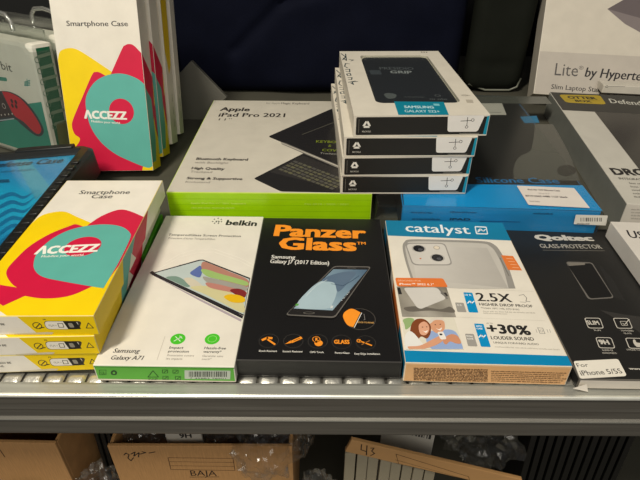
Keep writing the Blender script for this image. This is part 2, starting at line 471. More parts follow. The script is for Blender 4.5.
P.text('7 45883 78901', (190, 378.7), (226, 379), 1.5, (40, 44, 40), lay=2)
P.obj('barcode', root)
P = Print(F['front'])
g = (30, 70, 24)
P.line([(99.5, 370), (106, 370), (106, 374.6), (99.5, 374.6)], .0003, g, closed=True); P.text('CE', (101, 374), (105, 374), 3, g)
P.smooth_poly([(111.5, 374.5), (111, 371.6), (114, 370), (117, 372), (116, 374.8)], g, 1); P.smooth_poly([(113, 373.6), (113, 372), (115, 371.8), (115, 373.6)], (96, 178, 62), 2)
P.line([(148, 377), (153, 370.6), (158.5, 377)], .0005, g, closed=True); P.text('PAP', (149, 380), (158, 380), 2, g)
for (cx, cy) in ((165, 371.4), (175.5, 371.6), (178, 378), (165.5, 377.8)):
    P.line([(cx - 2.6, cy - 1.6), (cx + 2.6, cy - 1.6), (cx + 2.6, cy + 1.6), (cx - 2.6, cy + 1.6)], .00035, g, closed=True); P.line([(cx - 1, cy + 1), (cx + 1.6, cy - 1)], .0004, g)
P.poly([(97.2, 378.6), (236, 381), (236, 383), (97.4, 380.6)], (228, 216, 200), 1)
P.poly([(92.6, 366.2), (236, 367.8), (236, 368.8), (92.8, 367.2)], (70, 150, 44), 1)
P.obj('printed_icons', root)

# thin green box wedged beside it
root, F, body = make_box('slim_box', 'thin green box edge wedged between the yellow box stack and the white green-edged box', 'box',
    (-.1392, .326, 0), 2.0, .0040, .060, .0128, {'all': (70, 150, 30)})

# ================================================================== PANZERGLASS
OR = (244, 148, 40)
root, F, body = make_box('screen_protector_box', 'black glass protector box with big orange lettering and a row of orange icons', 'box',
    (-.0503, .2171, 0), -.64, .1, .1619, .014, {'all': (22, 21, 22), 'edge': (62, 60, 58), 'front': (17, 16, 17)}, rough=.38, bev=.0006, bump=.03, bscale=120)
P = Print(F['top'])
P.text('Panzer', (274.6, 235.6), (365, 238.4), 11.2, OR, bold=.034)
P.text('Glass', (279.4, 249), (355.4, 250.8), 12.2, OR, bold=.034)
P.text('TM', (357, 244.6), (365.6, 244.8), 3.4, OR, bold=.02)
P.obj('brand_logo', root)
P = Print(F['top']); wt = (225, 222, 215)
P.text('Samsung', (271.2, 258.4), (295, 258.9), 3.6, wt, bold=.02)
P.text('Galaxy J7 (2017 Edition)', (270, 263), (329, 265), 4.0, wt, bold=.02)
for st, a, b, y in (('Shock Resistant', 258.7, 277, 351.8), ('Scratch Resistant', 282.6, 302.5, 352.3), ('100% Touch', 310, 323.6, 353), ('PanzerGlass', 335, 349.5, 353.7), ('Easy Edge Installation', 354.6, 380, 354.7)):
    P.text(st, (a, y), (b, y + .2), 2.3, (235, 232, 225), bold=.008)
P.obj('printed_text', root)
P = Print(F['top'])
P.rrect([(284.6, 317), (333.6, 265.6), (371.8, 266.2), (335, 320)], .003, (20, 19, 19), 1)
P.rrect([(285, 315.3), (334, 266), (371.4, 266.6), (334.9, 318.2)], .003, (104, 100, 96), 2)
P.rrect([(286.4, 314.4), (334.4, 266.9), (370, 267.5), (334.4, 316.7)], .0028, (38, 36, 36), 3)
P.quad_grid([(293.6, 308.6), (332.6, 310.6), (367.6, 269.9), (333.4, 269.4)], lambda u, v: (148 - 70 * v * (.4 + .6 * u), 172 - 70 * v * (.4 + .6 * u), 186 - 60 * v * (.4 + .6 * u)), lay=4)
P.smooth_poly([(297, 307), (309, 290), (322, 281), (333, 281), (337, 290), (333, 303), (326, 309)], (168, 190, 200), 5)
P.smooth_poly([(322, 281), (329, 276), (345, 272), (356, 273), (348, 283), (338, 292), (334, 283)], (92, 112, 134), 6)
P.line([(331, 284), (343, 286), (352, 281), (359, 276)], .0004, (40, 60, 84), 7)
P.line([(306, 296.5), (316, 286), (327, 280)], .0003, (210, 222, 226), 7)
P.text('12:45', (342, 301), (350, 292), 1.5, (220, 230, 235), lay=7)
P.poly([(331, 306), (333.6, 306), (332.6, 308.6), (330, 308.6)], (200, 208, 210), 8)
P.poly([(296, 304), (299, 304), (298, 306), (295, 306)], (90, 160, 70), 8)
P.ell((309, 313.1), .0038, .0011, (120, 116, 110), 5); P.ell((309, 313.1), .0033, .0008, (30, 28, 28), 6)
P.line([(347, 268.1), (356, 268.3)], .0004, (110, 108, 104), 5)
P.obj('phone_picture', root, INKG, 'printed black smartphone with pale blue screen')
P = Print(F['top'])
P.ring((360, 319), .0102, .0102, .0003, (92, 86, 80), 1)
P.smooth_poly([(343, 316.5), (345.4, 311.6), (352, 308.8), (360.6, 312.6, 0), (353.2, 327.2, 0), (347, 324.6)], OR, 2)
P.line([(354.3, 327.6), (361.7, 313)], .0005, wt, 3)
P.line([(364, 314), (365, 320), (363.6, 320)], .00025, (150, 145, 140), 2)
P.text('EDGE-TO-EDGE', (357.6, 323), (374, 323.6), 1.8, (220, 170, 100), bold=.02, lay=3)
P.obj('shield_badge', root)
ics = [(268.8, 340.8), (293.3, 341), (317.7, 341.3), (341.6, 341.9), (365.8, 342.6)]
for i, c in enumerate(ics):
    P = Print(F['top']); c0 = F['top'].px(*c)
    P.ring(c0, .0062, .0060, .00022, (70, 66, 62), 1)
    def q(*pts): return [(c0.x + a * .001, c0.y + b * .001) for a, b in pts]
    if i == 0:
        P.line(q((-.6, .9), (4, -3)), .0013, OR, 2, 'uv'); P.line(q((-4, .6), (-1.2, 2.6), (1.6, 2.2)), .0017, OR, 2, 'uv')
    elif i == 1:
        P.line(q((-.6, -.6), (4.6, 2.8)), .0021, OR, 2, 'uv'); P.poly(q((-5, -2.8), (-.6, -1.6), (-1.6, .4)), OR, 2, 'uv'); P.line(q((0, -.2), (4, 2.4)), .0004, (40, 25, 10), 3, 'uv')
    elif i == 2:
        P.ell(Vector((c0.x + .0006, c0.y - .0016)), .0026, .0026, OR, 2); P.line(q((-.9, -1), (-.9, 2.6)), .0013, OR, 2, 'uv'); P.ring(Vector((c0.x - .0009, c0.y + .0017)), .0025, .0025, .0004, OR, 2)
    elif i == 3:
        P.text('GLASS', q((-4.6, -1.6))[0], q((4.8, -1.6))[0], .0034, OR, bold=.04, mode='uv')
    else:
        P.line(q((-4, 1.4), (3.4, -2.4)), .0010, OR, 2, 'uv'); P.line(q((-2.6, -1.8), (2.4, 1.6)), .0007, (150, 100, 50), 2, 'uv'); P.ring(Vector((c0.x - .0042, c0.y + .0014)), .0015, .0015, .0006, OR, 2)
    P.obj('round_icon', root)

# ================================================================== CATALYST
BL = (0, 128, 178); BH = (22, 122, 160); KR = (226, 176, 122)
root, F, body = make_box('phone_case_box', 'white and blue case box picturing a grey phone case, with a kraft-coloured front edge', 'box',
    (.0509, .2136, 0), -1.43, .0984, .1583, .0166, {'all': (228, 221, 208), 'front': KR, 'left': BH, 'edge': (232, 214, 188)}, rough=.38)
P = Print(F['top']); W_, L_ = .0984, .1583
P.poly([(.0003, L_ - .0003), (W_ - .0003, L_ - .0003), tuple(F['top'].px(511, 240.6)), (.0003, F['top'].px(388, 235.6).y)], BH, 1, 'uv')
P.poly([(.0003, .0003), (W_ - .0003, .0003), (W_ - .0003, F['top'].px(567, 356).y), (.0003, F['top'].px(406, 350.4).y)], BL, 1, 'uv')
P.obj('colour_band', root)
P = Print(F['top']); wt = (232, 236, 236)
P.text('catalyst', (406, 231.6), (470.6, 234), 8.6, wt, bold=.012)
P.rrect([(474.5, 226.2), (486.5, 226.7), (488.2, 234.6), (476, 234.3)], .0015, wt, 2)
P.rrect([(475.6, 227.3), (485.8, 227.8), (487, 233.6), (477, 233.3)], .001, BH, 3)
P.line([(478, 230.6), (480.4, 228.8), (483, 231.6), (485.4, 229.6)], .0009, wt, 4); P.line([(477.6, 232.2), (480.4, 230.2)], .0009, wt, 4)
P.obj('brand_logo', root)
P = Print(F['top'])
P.smooth_poly([(411, 279, 0), (405.6, 262), (402.6, 248), (404.5, 242), (412, 239.4), (450, 240), (484, 241.4), (494, 244.6), (500, 251), (508, 266), (515.5, 288.6, 0), (448, 288), (442, 280, 0)], (152, 148, 142), 2)
P.smooth_poly([(413.4, 279, 0), (408, 262), (405.4, 249), (407, 244), (413, 241.6), (450, 242.2), (482, 243.6), (490, 246.4), (496, 253), (503, 268), (508.5, 288.4, 0), (448, 288), (442, 280, 0)], (196, 191, 183), 3)
P.quad_grid([(416, 279), (508, 288.4), (487, 248), (411, 246)], lambda u, v: (200 - 22 * u + 8 * v, 195 - 22 * u + 8 * v, 188 - 22 * u + 8 * v), lay=4)
P.rrect([(404.6, 243), (445, 243), (453, 265.6), (412.4, 265.6)], .005, (150, 146, 141), 5)
P.rrect([(406, 244), (444, 244), (451.4, 264.6), (413.4, 264.6)], .0045, (206, 201, 194), 6)
for c, r_ in (((418.8, 248.8), .0044), ((437.4, 258), .0044)):
    P.ell(c, r_ * 1.25, r_ * 1.15, (176, 172, 166), 7); P.ell(c, r_, r_, (22, 22, 26), 8); P.ell((c[0] + 1.5, c[1] + 1), r_ * .4, r_ * .35, (74, 74, 80), 9)
P.ell((436.6, 247.9), .0026, .0026, (168, 158, 146), 8); P.ell((436.6, 247.9), .002, .002, (222, 210, 190), 9)
P.ell((420.4, 258.8), .0007, .0008, (200, 110, 50), 8)
P.line([(500, 258), (509, 276)], .0007, (120, 116, 110), 4)
P.obj('phone_case_picture', root, INKG, 'printed grey phone case with two camera lenses')
P = Print(F['top'])
P.rrect([(395, 278), (443, 278.6), (448, 287.4), (397, 286.6)], .0018, (224, 118, 52), 8)
P.text('DESIGNED FOR', (398, 281.6), (421, 281.9), 1.9, (240, 200, 170), lay=9)
P.text('iPhone\u2122 2022 6.1"', (399.4, 285.2), (434, 285.7), 2.4, (246, 236, 226), bold=.02, lay=9)
P.poly([(501, 255.4), (513, 256.2), (522, 270.6), (508, 270)], (222, 120, 56), 5)
for k in range(4): P.line([(506.5 + k * 2, 258.6 + k * 3), (512.5 + k * 2, 259 + k * 3)], .0005, (240, 190, 150), 6)
P.obj('orange_tab', root)
P = Print(F['top'])
P.quad_grid([(402.2, 317), (456, 317.4), (446.4, 287.6), (396.6, 286.8)], lambda u, v: (158 - 26 * v - 14 * math.sin(9 * u + 5 * v), 152 - 26 * v - 14 * math.sin(9 * u + 5 * v), 142 - 28 * v - 14 * math.sin(9 * u + 5 * v)), lay=9)
P.smooth_poly([(404, 308), (420, 306.6), (440, 309.6), (450, 307), (454, 313), (430, 311), (410, 312)], (104, 98, 90), 10)
P.rrect([(403, 288), (437, 287.8), (446.6, 299), (421, 309.4), (417, 308)], .003, (206, 202, 196), 11)
P.poly([(437, 287.8), (439, 287.8), (448.2, 299), (446.4, 299.6)], (120, 116, 110), 12)
P.poly([(397, 288), (400, 288), (402, 294.6), (398.5, 294.6)], (40, 38, 38), 11); P.poly([(440, 293), (446, 293), (448, 296.6), (444, 296.6)], (50, 46, 44), 11)
P.obj('drop_picture', root)
P = Print(F['top'])
bgc = (214, 206, 184)
P.poly([(401.6, 317.6), (454, 317.6), (464, 349.8), (406.2, 349.8)], (222, 216, 200), 9)
P.smooth_poly([(403, 320), (409, 318.2), (414, 319.6), (412, 325), (406, 330), (404.4, 325)], (150, 176, 120), 10)
# blue-shirted man, left: white-shirted woman with brown hair
P.smooth_poly([(428, 346), (426, 338), (431, 331.6), (440, 330.6), (450, 330), (457, 334), (462.6, 347, 0), (463, 349.4, 0), (432, 349.6, 0)], (150, 172, 214), 11)
P.smooth_poly([(431, 329), (430, 322.6), (434, 319), (440, 318.6), (444, 322), (444.6, 329), (441, 333), (436, 333.4)], (216, 158, 124), 12)
P.smooth_poly([(430, 324), (430.6, 319.6), (437, 317.8, 0), (443, 318.6), (445, 323), (442, 320.8), (435, 320.6)], (218, 208, 196), 13)
P.smooth_poly([(410, 340), (411, 326), (416, 319.8), (424, 319.6), (430, 325), (430.6, 333), (427, 339), (421, 337), (416, 342)], (128, 70, 40), 12)
P.smooth_poly([(419, 331), (419, 325), (424, 322), (428.4, 325.4), (429, 331), (425.6, 335.4), (421, 335)], (222, 166, 136), 13)
P.smooth_poly([(422.4, 331), (425, 332), (427.6, 330.6), (426, 333.2)], (250, 240, 232), 14)
P.smooth_poly([(436, 328.8), (439, 329.6), (442, 328), (440, 331)], (246, 232, 222), 14)
for ex in ((422.4, 327.6), (426.6, 327.4), (435.2, 325.2), (440.2, 324.8)): P.ell(ex, .0005, .0004, (70, 44, 34), 14, 8)
P.smooth_poly([(404.6, 344), (405, 336), (409, 331.6), (414, 334), (420, 341), (424, 346.6), (420, 349.4, 0), (406.2, 349.6, 0)], (228, 226, 222), 13)
P.smooth_poly([(408, 347), (420, 346), (432, 340), (441, 336), (444, 340), (436, 345.6), (424, 349.4, 0), (409, 349.6, 0)], (216, 158, 126), 14)
P.smooth_poly([(443, 342), (446, 337), (452, 334.6), (458, 337), (461, 343.6), (456, 344), (450, 342), (446, 345)], (206, 144, 112), 14)
P.rrect([(437, 332.6), (443, 332), (446.6, 339.6), (440.6, 340.2)], .0012, (236, 232, 226), 15)
P.ell((440.8, 335), .0010, .0009, (60, 56, 56), 16, 10)
P.obj('couple_picture', root, INKG, 'printed picture of a smiling woman and man looking at a phone')
P = Print(F['top']); K = (38, 36, 36)
GR = (156, 152, 146)
P.text('2.5X', (477.8, 301), (512.4, 302.2), 8.6, K, bold=.02)
P.text('HIGHER DROP PROOF', (479.7, 305.5), (533, 307.6), 3.3, (48, 46, 44), bold=.02)
P.text("*THAN 10FT / MIL STD 810G", (481, 308.8), (519.5, 310.4), 1.9, (120, 115, 108), bold=.01)
P.micro((483, 311.9), (535, 313.6), 1.2, (176, 170, 160), seed=4); P.micro((483.6, 313.8), (507, 314.6), 1.2, (176, 170, 160), seed=5)
P.line([(449, 316.8), (545, 320.8)], .0002, (196, 190, 178)); P.line([(447, 287.8), (534, 291.6)], .0002, (196, 190, 178))
P.text('+30%', (488.5, 332.8), (531, 335), 9.2, K, bold=.03)
P.text('UP TO', (486.4, 324), (493, 324.2), 1.6, (80, 78, 76))
P.text('LOUDER SOUND', (491.5, 339.3), (534.4, 340.8), 3.5, (46, 44, 42), bold=.02)
P.text('UNIQUE FORWARD AUDIO', (493.8, 343.5), (539, 345.3), 2.4, (90, 86, 82), bold=.008)
P.micro((495, 347.4), (560, 350.4), 1.2, (180, 174, 164), seed=6)
P.line([(519, 295.4), (523.6, 294.6), (526.6, 298), (526, 301.4), (530, 301.8)], .0005, (140, 136, 130)); P.line([(520, 302), (526, 302.4)], .0004, (140, 136, 130))
P.line([(537.6, 327.8), (542.6, 328.2), (545, 333.6), (540, 333.4)], .0004, (150, 146, 140), closed=True); P.ring((541.4, 331), .0011, .0011, .0003, (150, 146, 140))
for dx in (-5.5, 5.5, 8): P.line([(541.4 + dx, 329.4), (542.6 + dx, 332.6)], .0004, (170, 165, 158))
P.obj('printed_text', root)
P = Print(F['top'])
P.rrect([(455, 302.6), (463.5, 302.9), (466.6, 312.4), (457.4, 312)], .0008, GR, 3); P.text('4 ft', (457, 306), (462, 306.2), 2, (230, 228, 222), bold=.02, lay=5)
P.rrect([(463.2, 292.4), (472.2, 292.8), (478.4, 312.8), (468.8, 312.4)], .0008, (0, 138, 196), 3); P.text('10 ft', (465, 295.8), (471.4, 296), 2, (235, 240, 245), bold=.02, lay=5)
P.line([(467.6, 303.4), (470, 300.8), (471.4, 303.6), (474, 301.4)], .0008, (235, 240, 245), 5)
P.rrect([(465, 333.8), (473.6, 334.1), (477.6, 346.6), (468, 346.2)], .0008, GR, 3); P.text('IPHONE', (466.6, 337), (472.8, 337.3), 1.8, (230, 228, 222), bold=.03, lay=5); P.text('ALONE', (467.4, 339.6), (473.4, 339.8), 1.8, (230, 228, 222), bold=.03, lay=5)
P.rrect([(474, 323.6), (483.4, 324), (490.8, 347.2), (481, 346.8)], .0008, (0, 138, 196), 3); P.text('WITH', (476, 327), (482, 327.2), 1.8, (235, 240, 245), bold=.03, lay=5); P.text('CASE', (476.8, 329.4), (482.8, 329.6), 1.8, (235, 240, 245), bold=.03, lay=5)
P.line([(478.8, 337.6), (481.4, 334.8), (482.8, 337.8), (485.4, 335.4)], .0008, (235, 240, 245), 5)
P.obj('chart_bars', root)
P = Print(F['front'])
P.poly([(405, 363.4), (571, 367.6), (571, 368.6), (405, 364.4)], (236, 196, 146), 1)
for k in range(9): P.micro((413.6, 368.6 + k * 1.42), (487.4, 370.2 + k * 1.42), 1.15, (112, 82, 54), seed=20 + k, dens=.95)
for k in range(6): P.micro((491, 371.6 + k * 1.9), (566 - 3 * (k % 3), 373.6 + k * 1.9), 1.1, (122, 88, 58), seed=40 + k, dens=.8)
P.obj('fine_print', root)
P = Print(F['left']); T_ = .0166
P.poly([(.0582, .0004), (.110, .0004), (.110, T_ - .0004), (.0582, T_ - .0004)], (228, 221, 208), 1, 'uv')
P.poly([(.085, .0004), (.125, .0004), (.125, T_ - .0004), (.080, T_ - .0004)], (222, 118, 52), 2, 'uv')
P.poly([(.020, .0004), (.065, .0004), (.065, T_ - .0004), (.020, T_ - .0004)], (70, 74, 76), 2, 'uv')
P.obj('side_print', root)

# ================================================================== QOLTEC
QB = (30, 29, 28)
root, F, body = make_box('glass_protector_pack', 'flat black glass protector pack with a white rounded sticker near its front edge', 'box',
    (.1545, .2085, 0), -.87, .0936, .1654, .0085, {'all': QB, 'front': (214, 206, 194), 'bottom': (214, 206, 194), 'edge': (90, 86, 80)}, rough=.45, bev=.0008)
P = Print(F['top']); g1 = (196, 190, 180)
P.text('Qoltec', (536.8, 239.8), (593.2, 240.8), 5.2, g1, bold=.05)
P.obj('brand_logo', root)
P = Print(F['top'])
P.text('GLASS-PROTECTOR', (541, 248), (602.6, 248.8), 4.2, (170, 165, 156), bold=.018)
P.line([(543, 250.2), (604.4, 250.9)], .0004, (130, 125, 118))
P.text('SLIM', (588, 324.6), (599.6, 324.9), 4, g1, bold=.03, lay=5)
P.text('9H', (600.4, 344.2), (609.6, 344.5), 4.4, g1, bold=.05, lay=5)
P.text('SLIM', (594, 331), (601, 331.2), 1.8, g1); P.text('TEMPERED', (621, 331.4), (634, 331.6), 1.8, g1); P.text('GLASS', (624, 334), (632, 334.2), 1.8, g1)
P.text('SURFACE', (602.6, 351), (613.4, 351.2), 2, g1); P.text('HARDNESS', (603, 353.8), (617, 354), 2, g1); P.text('UNIQUE TOUCH', (627, 350.4), (645, 351), 2, g1)
P.text('www.qoltec.com', (629.5, 369.6), (672, 371), 2.6, g1, bold=.03)
P.obj('printed_text', root)
P = Print(F['top'])
P.poly([(599.6, 310), (624, 314.6), (650, 318), (662, 350), (636, 330)], (52, 50, 48), 1)
P.poly([(596, 262), (606, 280), (614, 298), (626, 302), (612, 278)], (38, 37, 36), 1)
pts = [(565.4, 261.6), (592, 262.4), (614.4, 298.2), (588.4, 299.8)]
P.rrect(pts, .003, (104, 100, 95), 2)
P.rrect([(567.4, 265), (591.2, 263.2), (612.8, 297), (589.8, 298.6)], .0024, (24, 23, 23), 3)
P.poly([(567.6, 262.6), (584.6, 263), (585, 265), (569, 266)], (120, 114, 106), 4)
P.obj('phone_picture', root, None, 'printed outline of a dark phone')
for pts in ([(584, 317.8), (600, 318), (604, 328.6), (588.2, 328.4)], [(612.6, 318), (628.6, 318.3), (633, 328.8), (617, 328.6)], [(595.2, 337.2), (611.4, 337.6), (615.4, 348.6), (599, 348.2)], [(624.8, 337.8), (641.4, 338.2), (646, 349), (629, 348.6)], [(640, 318.6), (656, 319), (660, 329.4), (645, 329)]):
    P = Print(F['top']); P.rrect(pts, .0018, g1, 2); cx = sum(p[0] for p in pts) / 4; cy = sum(p[1] for p in pts) / 4
    P.rrect([(cx + (p[0] - cx) * .9, cy + (p[1] - cy) * .88) for p in pts], .0015, QB, 3)
    if cx > 616 and cy < 330 and cx < 640: P.line([(620, 321.5), (626, 321.5), (627.6, 325.6), (622, 325.6)], .0004, g1, 4, closed=True); P.line([(622.6, 323.4), (624.4, 325), (629, 319.6)], .0005, g1, 5)
    if cx > 630 and cy > 330: P.smooth_poly([(633, 340), (635, 340), (636.6, 342.6), (641, 343.4), (642, 346.6), (637, 347), (633.6, 343.6)], g1, 4)
    P.obj('icon_frame', root)
P = Print(F['top'])
P.rrect([(573.6, 361.6), (617.6, 359.4), (626.4, 376.4), (580.4, 379.4)], .0018, (150, 145, 138), 1); P.rrect([(573.2, 361.2), (618, 359), (627, 376), (580, 379)], .0018, (226, 220, 208), 3)
P.text('For', (577.8, 367.4), (589, 366.8), 4.2, (50, 48, 48), bold=.0, lay=4); P.text('iPhone 5/5S', (581.6, 375.8), (623, 373.4), 5.4, (50, 48, 48), bold=.006, lay=4)
P.obj('white_sticker', root, None, 'white rounded sticker on the black pack')
# torn white corner at the front left and folded hang tab at the back
bm = bmesh.new(); vs = [bm.verts.new(p) for p in ((-.0035, -.0022, .0030), (.004, -.0018, .0065), (.006, -.0030, .0010), (-.0005, -.0016, .0026))]
bm.faces.new(vs[:3]); bm.faces.new((vs[0], vs[2], vs[3])); finish('torn_flap', bm, cm((228, 220, 208)), root)
bm = bmesh.new()
ft = F['top']; o_ = []
for (x, y, h) in ((538.5, 228.2, -.0002), (541, 226, .004), (546, 224.6, .0055), (556, 224.2, .006), (566, 224.6, .0055), (573, 226, .004), (577, 228.6, -.0002)):
    q = ft.px(x, 228.4); o_.append((q.x, .1645, .0085, h))
A = [bm.verts.new((a, b, c)) for a, b, c, h in o_]; B_ = [bm.verts.new((a, b + .0035, c + h + .0006)) for a, b, c, h in o_]
for i in range(len(o_) - 1): bm.faces.new((A[i], A[i + 1], B_[i + 1], B_[i]))
sol = finish('hang_tab', bm, cm((206, 210, 214), .25), root)

# ================================================================== ACCEZZ boxes
def accezz_top(F, root):
    """artwork of the boxes lying in the stack"""
    P = Print(F['top']); W_, L_ = .0799, .1662
    P.smooth_poly([(.0, .094, 0), (.002, .108), (.008, .114), (.018, .1155), (.030, .108), (.046, .098, 0), (.060, .09), (W_ - .0003, .06, 0), (W_ - .0003, .0004, 0), (.030, .0004, 0), (.0004, .0205, 0)], YEL, 1, 'uv')
    px = F['top'].px
    t1 = [px(88, 225), px(100, 217), px(113, 211.3), px(122, 209.6), px(131, 211.6), px(138, 215.4)]
    P.smooth_poly([(t1[0].x, t1[0].y, 0)] + [tuple(t) for t in t1[1:5]] + [(W_ - .0003, px(141, 217).y, 0), (W_ - .0003, .085, 0), (W_ - .0003, px(118, 266).y, 0), tuple(px(103, 287)) + (0,), tuple(px(60, 260)) + (0,)], PNK, 2, 'uv')
    P.smooth_poly([tuple(px(84, 227)) + (0,), tuple(px(76, 224.4)), tuple(px(70, 226)), tuple(px(50, 234)), tuple(px(30, 246)), tuple(px(16, 259)), tuple(px(7.5, 269)), tuple(px(6.8, 276)), tuple(px(12, 284)), tuple(px(17, 287.6, )) + (0,), (.0004, .0310, 0), (.0004, .0245, 0), tuple(px(3, 306)) + (0,), tuple(px(25, 296)) + (0,), tuple(px(40, 298.4)), tuple(px(58, 298)), tuple(px(74, 294.6)), tuple(px(92, 286.6)) + (0,)], PNK, 3, 'uv')
    P.smooth_poly([tuple(px(*p)) for p in ((36, 272), (33.6, 264), (38, 252), (52, 239), (70, 230), (90, 225.6), (108, 224.6), (122, 227), (130, 233), (129.6, 240))] + [tuple(px(118, 264)) + (0,), tuple(px(103.5, 288.4)) + (0,)] + [tuple(px(*p)) for p in ((88, 286), (60, 281), (44, 277.4))], TEAL, 4, 'uv')
    P.ell((83, 246.6), .0120, .0118, PNK, 5)
    P.obj('colour_artwork', root)
    P = Print(F['top'])
    P.text('\u039bCCEZZ', (34.8, 254.4), (96.6, 251.6), 7.6, (238, 236, 226), bold=.045, lay=7, skew=.0)
    P.text('Mobilize your world.', (41, 257.8), (84, 256), 2.6, (238, 236, 226), bold=.015, lay=7)
    P.obj('brand_logo', root)
    P = Print(F['top'])
    P.text('Smartphone', (78.6, 194.2), (129, 194), 4.0, (48, 46, 46), bold=.012)
    P.text('Case', (90.6, 198.4), (111.6, 198.3), 4.0, (48, 46, 46), bold=.012)
    P.obj('printed_title', root)
    # side
    T_ = .015; P = Print(F['right'])
    P.poly([(.0004, .0004), (.089, .0004), (.094, T_ - .0004), (.0004, T_ - .0004)], YEL, 1, 'uv')
    P.poly([(.0590, .0004), (.101, .0004), (.118, T_ - .0004), (.072, T_ - .0004)], PNK, 2, 'uv')
    P.poly([(.047, .0004), (.058, .0004), (.084, T_ - .0004), (.055, T_ - .0004)], TEAL, 3, 'uv')
    P.poly([(.060, .0004), (.076, .0004), (.070, .009)], (222, 215, 200), 4, 'uv')
    P.obj('side_print', root)
    P = Print(F['front'])
    P.poly([(.036, T_ - .0004), (.0440, .0004), (.0797, .0004), (.0797, T_ - .0004)], YEL, 1, 'uv')
    k = (52, 46, 36); z0 = .0075
    def t(s_, u0, u1, v, h, c=k, b=.0): P.text(s_, (u0, v), (u1, v), h, c, bold=b, lay=3, mode='uv')
    t('Accezz B.V.', .003, .016, .0108, .0016); t('P.O. Box 1208, 3850 BE', .003, .027, .0080, .0016); t('Designed in the NL', .003, .022, .0052, .0016)
    P.ring(Vector((.0455, z0)), .0027, .0027, .0005, k, 2); P.line([(.044, .0056), (.0475, .0092)], .0006, k, 3, 'uv'); P.line([(.0462, .0056), (.0490, .0062)], .0006, k, 3, 'uv')
    P.rrect([(.0500, .0044), (.0690, .0044), (.0722, .0110), (.0500, .0112)], .0026, (60, 54, 40), 2, 'uv'); P.rrect([(.0503, .0047), (.0686, .0047), (.0700, .0107), (.0503, .0109)], .0026, (232, 226, 212), 3, 'uv')
    P.poly([(.0628, .0047), (.0702, .0047), (.0686, .0109), (.0612, .0109)], (30, 28, 26), 4, 'uv'); P.rrect([(.0640, .0060), (.0668, .0060), (.0662, .0095), (.0636, .0095)], .0008, (150, 144, 130), 5, 'uv')
    t('FR', .0502, .0520, .0117, .0012); t('FILM +', .0522, .0568, .0068, .0016); P.line([(.0578, .0062), (.0606, .0062), (.0606, .0092), (.0578, .0092)], .0004, k, 4, 'uv', True)
    P.line([(.0734, .0054), (.0776, .0054), (.0755, .0095)], .0005, k, 2, 'uv', True)
    P.poly([(.030, .0006), (.0520, .0006), (.0535, .0020), (.0500, .0024), (.030, .0012)], (206, 196, 170), 5, 'uv')
    P.obj('printed_icons', root)
W_ = .0799
lab = ['yellow, pink and teal phone case box topmost of the lying stack, full artwork visible',
       'middle yellow and white edged phone case box of the stack of three lying flat',
       'lowest yellow and white edged phone case box of the three lying on the shelf']
proto, F, body = make_box('phone_case_box', lab[0], 'box', (-.2098, .2207, .03), .775, W_, .1662, .0149,
    {'all': (232, 226, 214), 'edge': (236, 220, 150)}, group='yellow phone case boxes lying in a stack', bev=.0006, rough=.35)
accezz_top(F, proto)
for k in (1, 2):
    c = copy_tree(proto); c['label'] = lab[k]
    yw = (0, 2.0, 3.0)[k]; c.rotation_euler = (0, 0, math.radians(yw))
    fr = Vector((-.2098 + W_, .2207 + W_ * math.sin(math.radians(.775)), 0)) + Vector(((.0, -.0030, -.0052)[k], (.0, -.001, .0)[k], 0))
    c.location = fr - Vector((W_ * math.cos(math.radians(yw)), W_ * math.sin(math.radians(yw)), 0)) + Vector((0, 0, .03 - .015 * k))

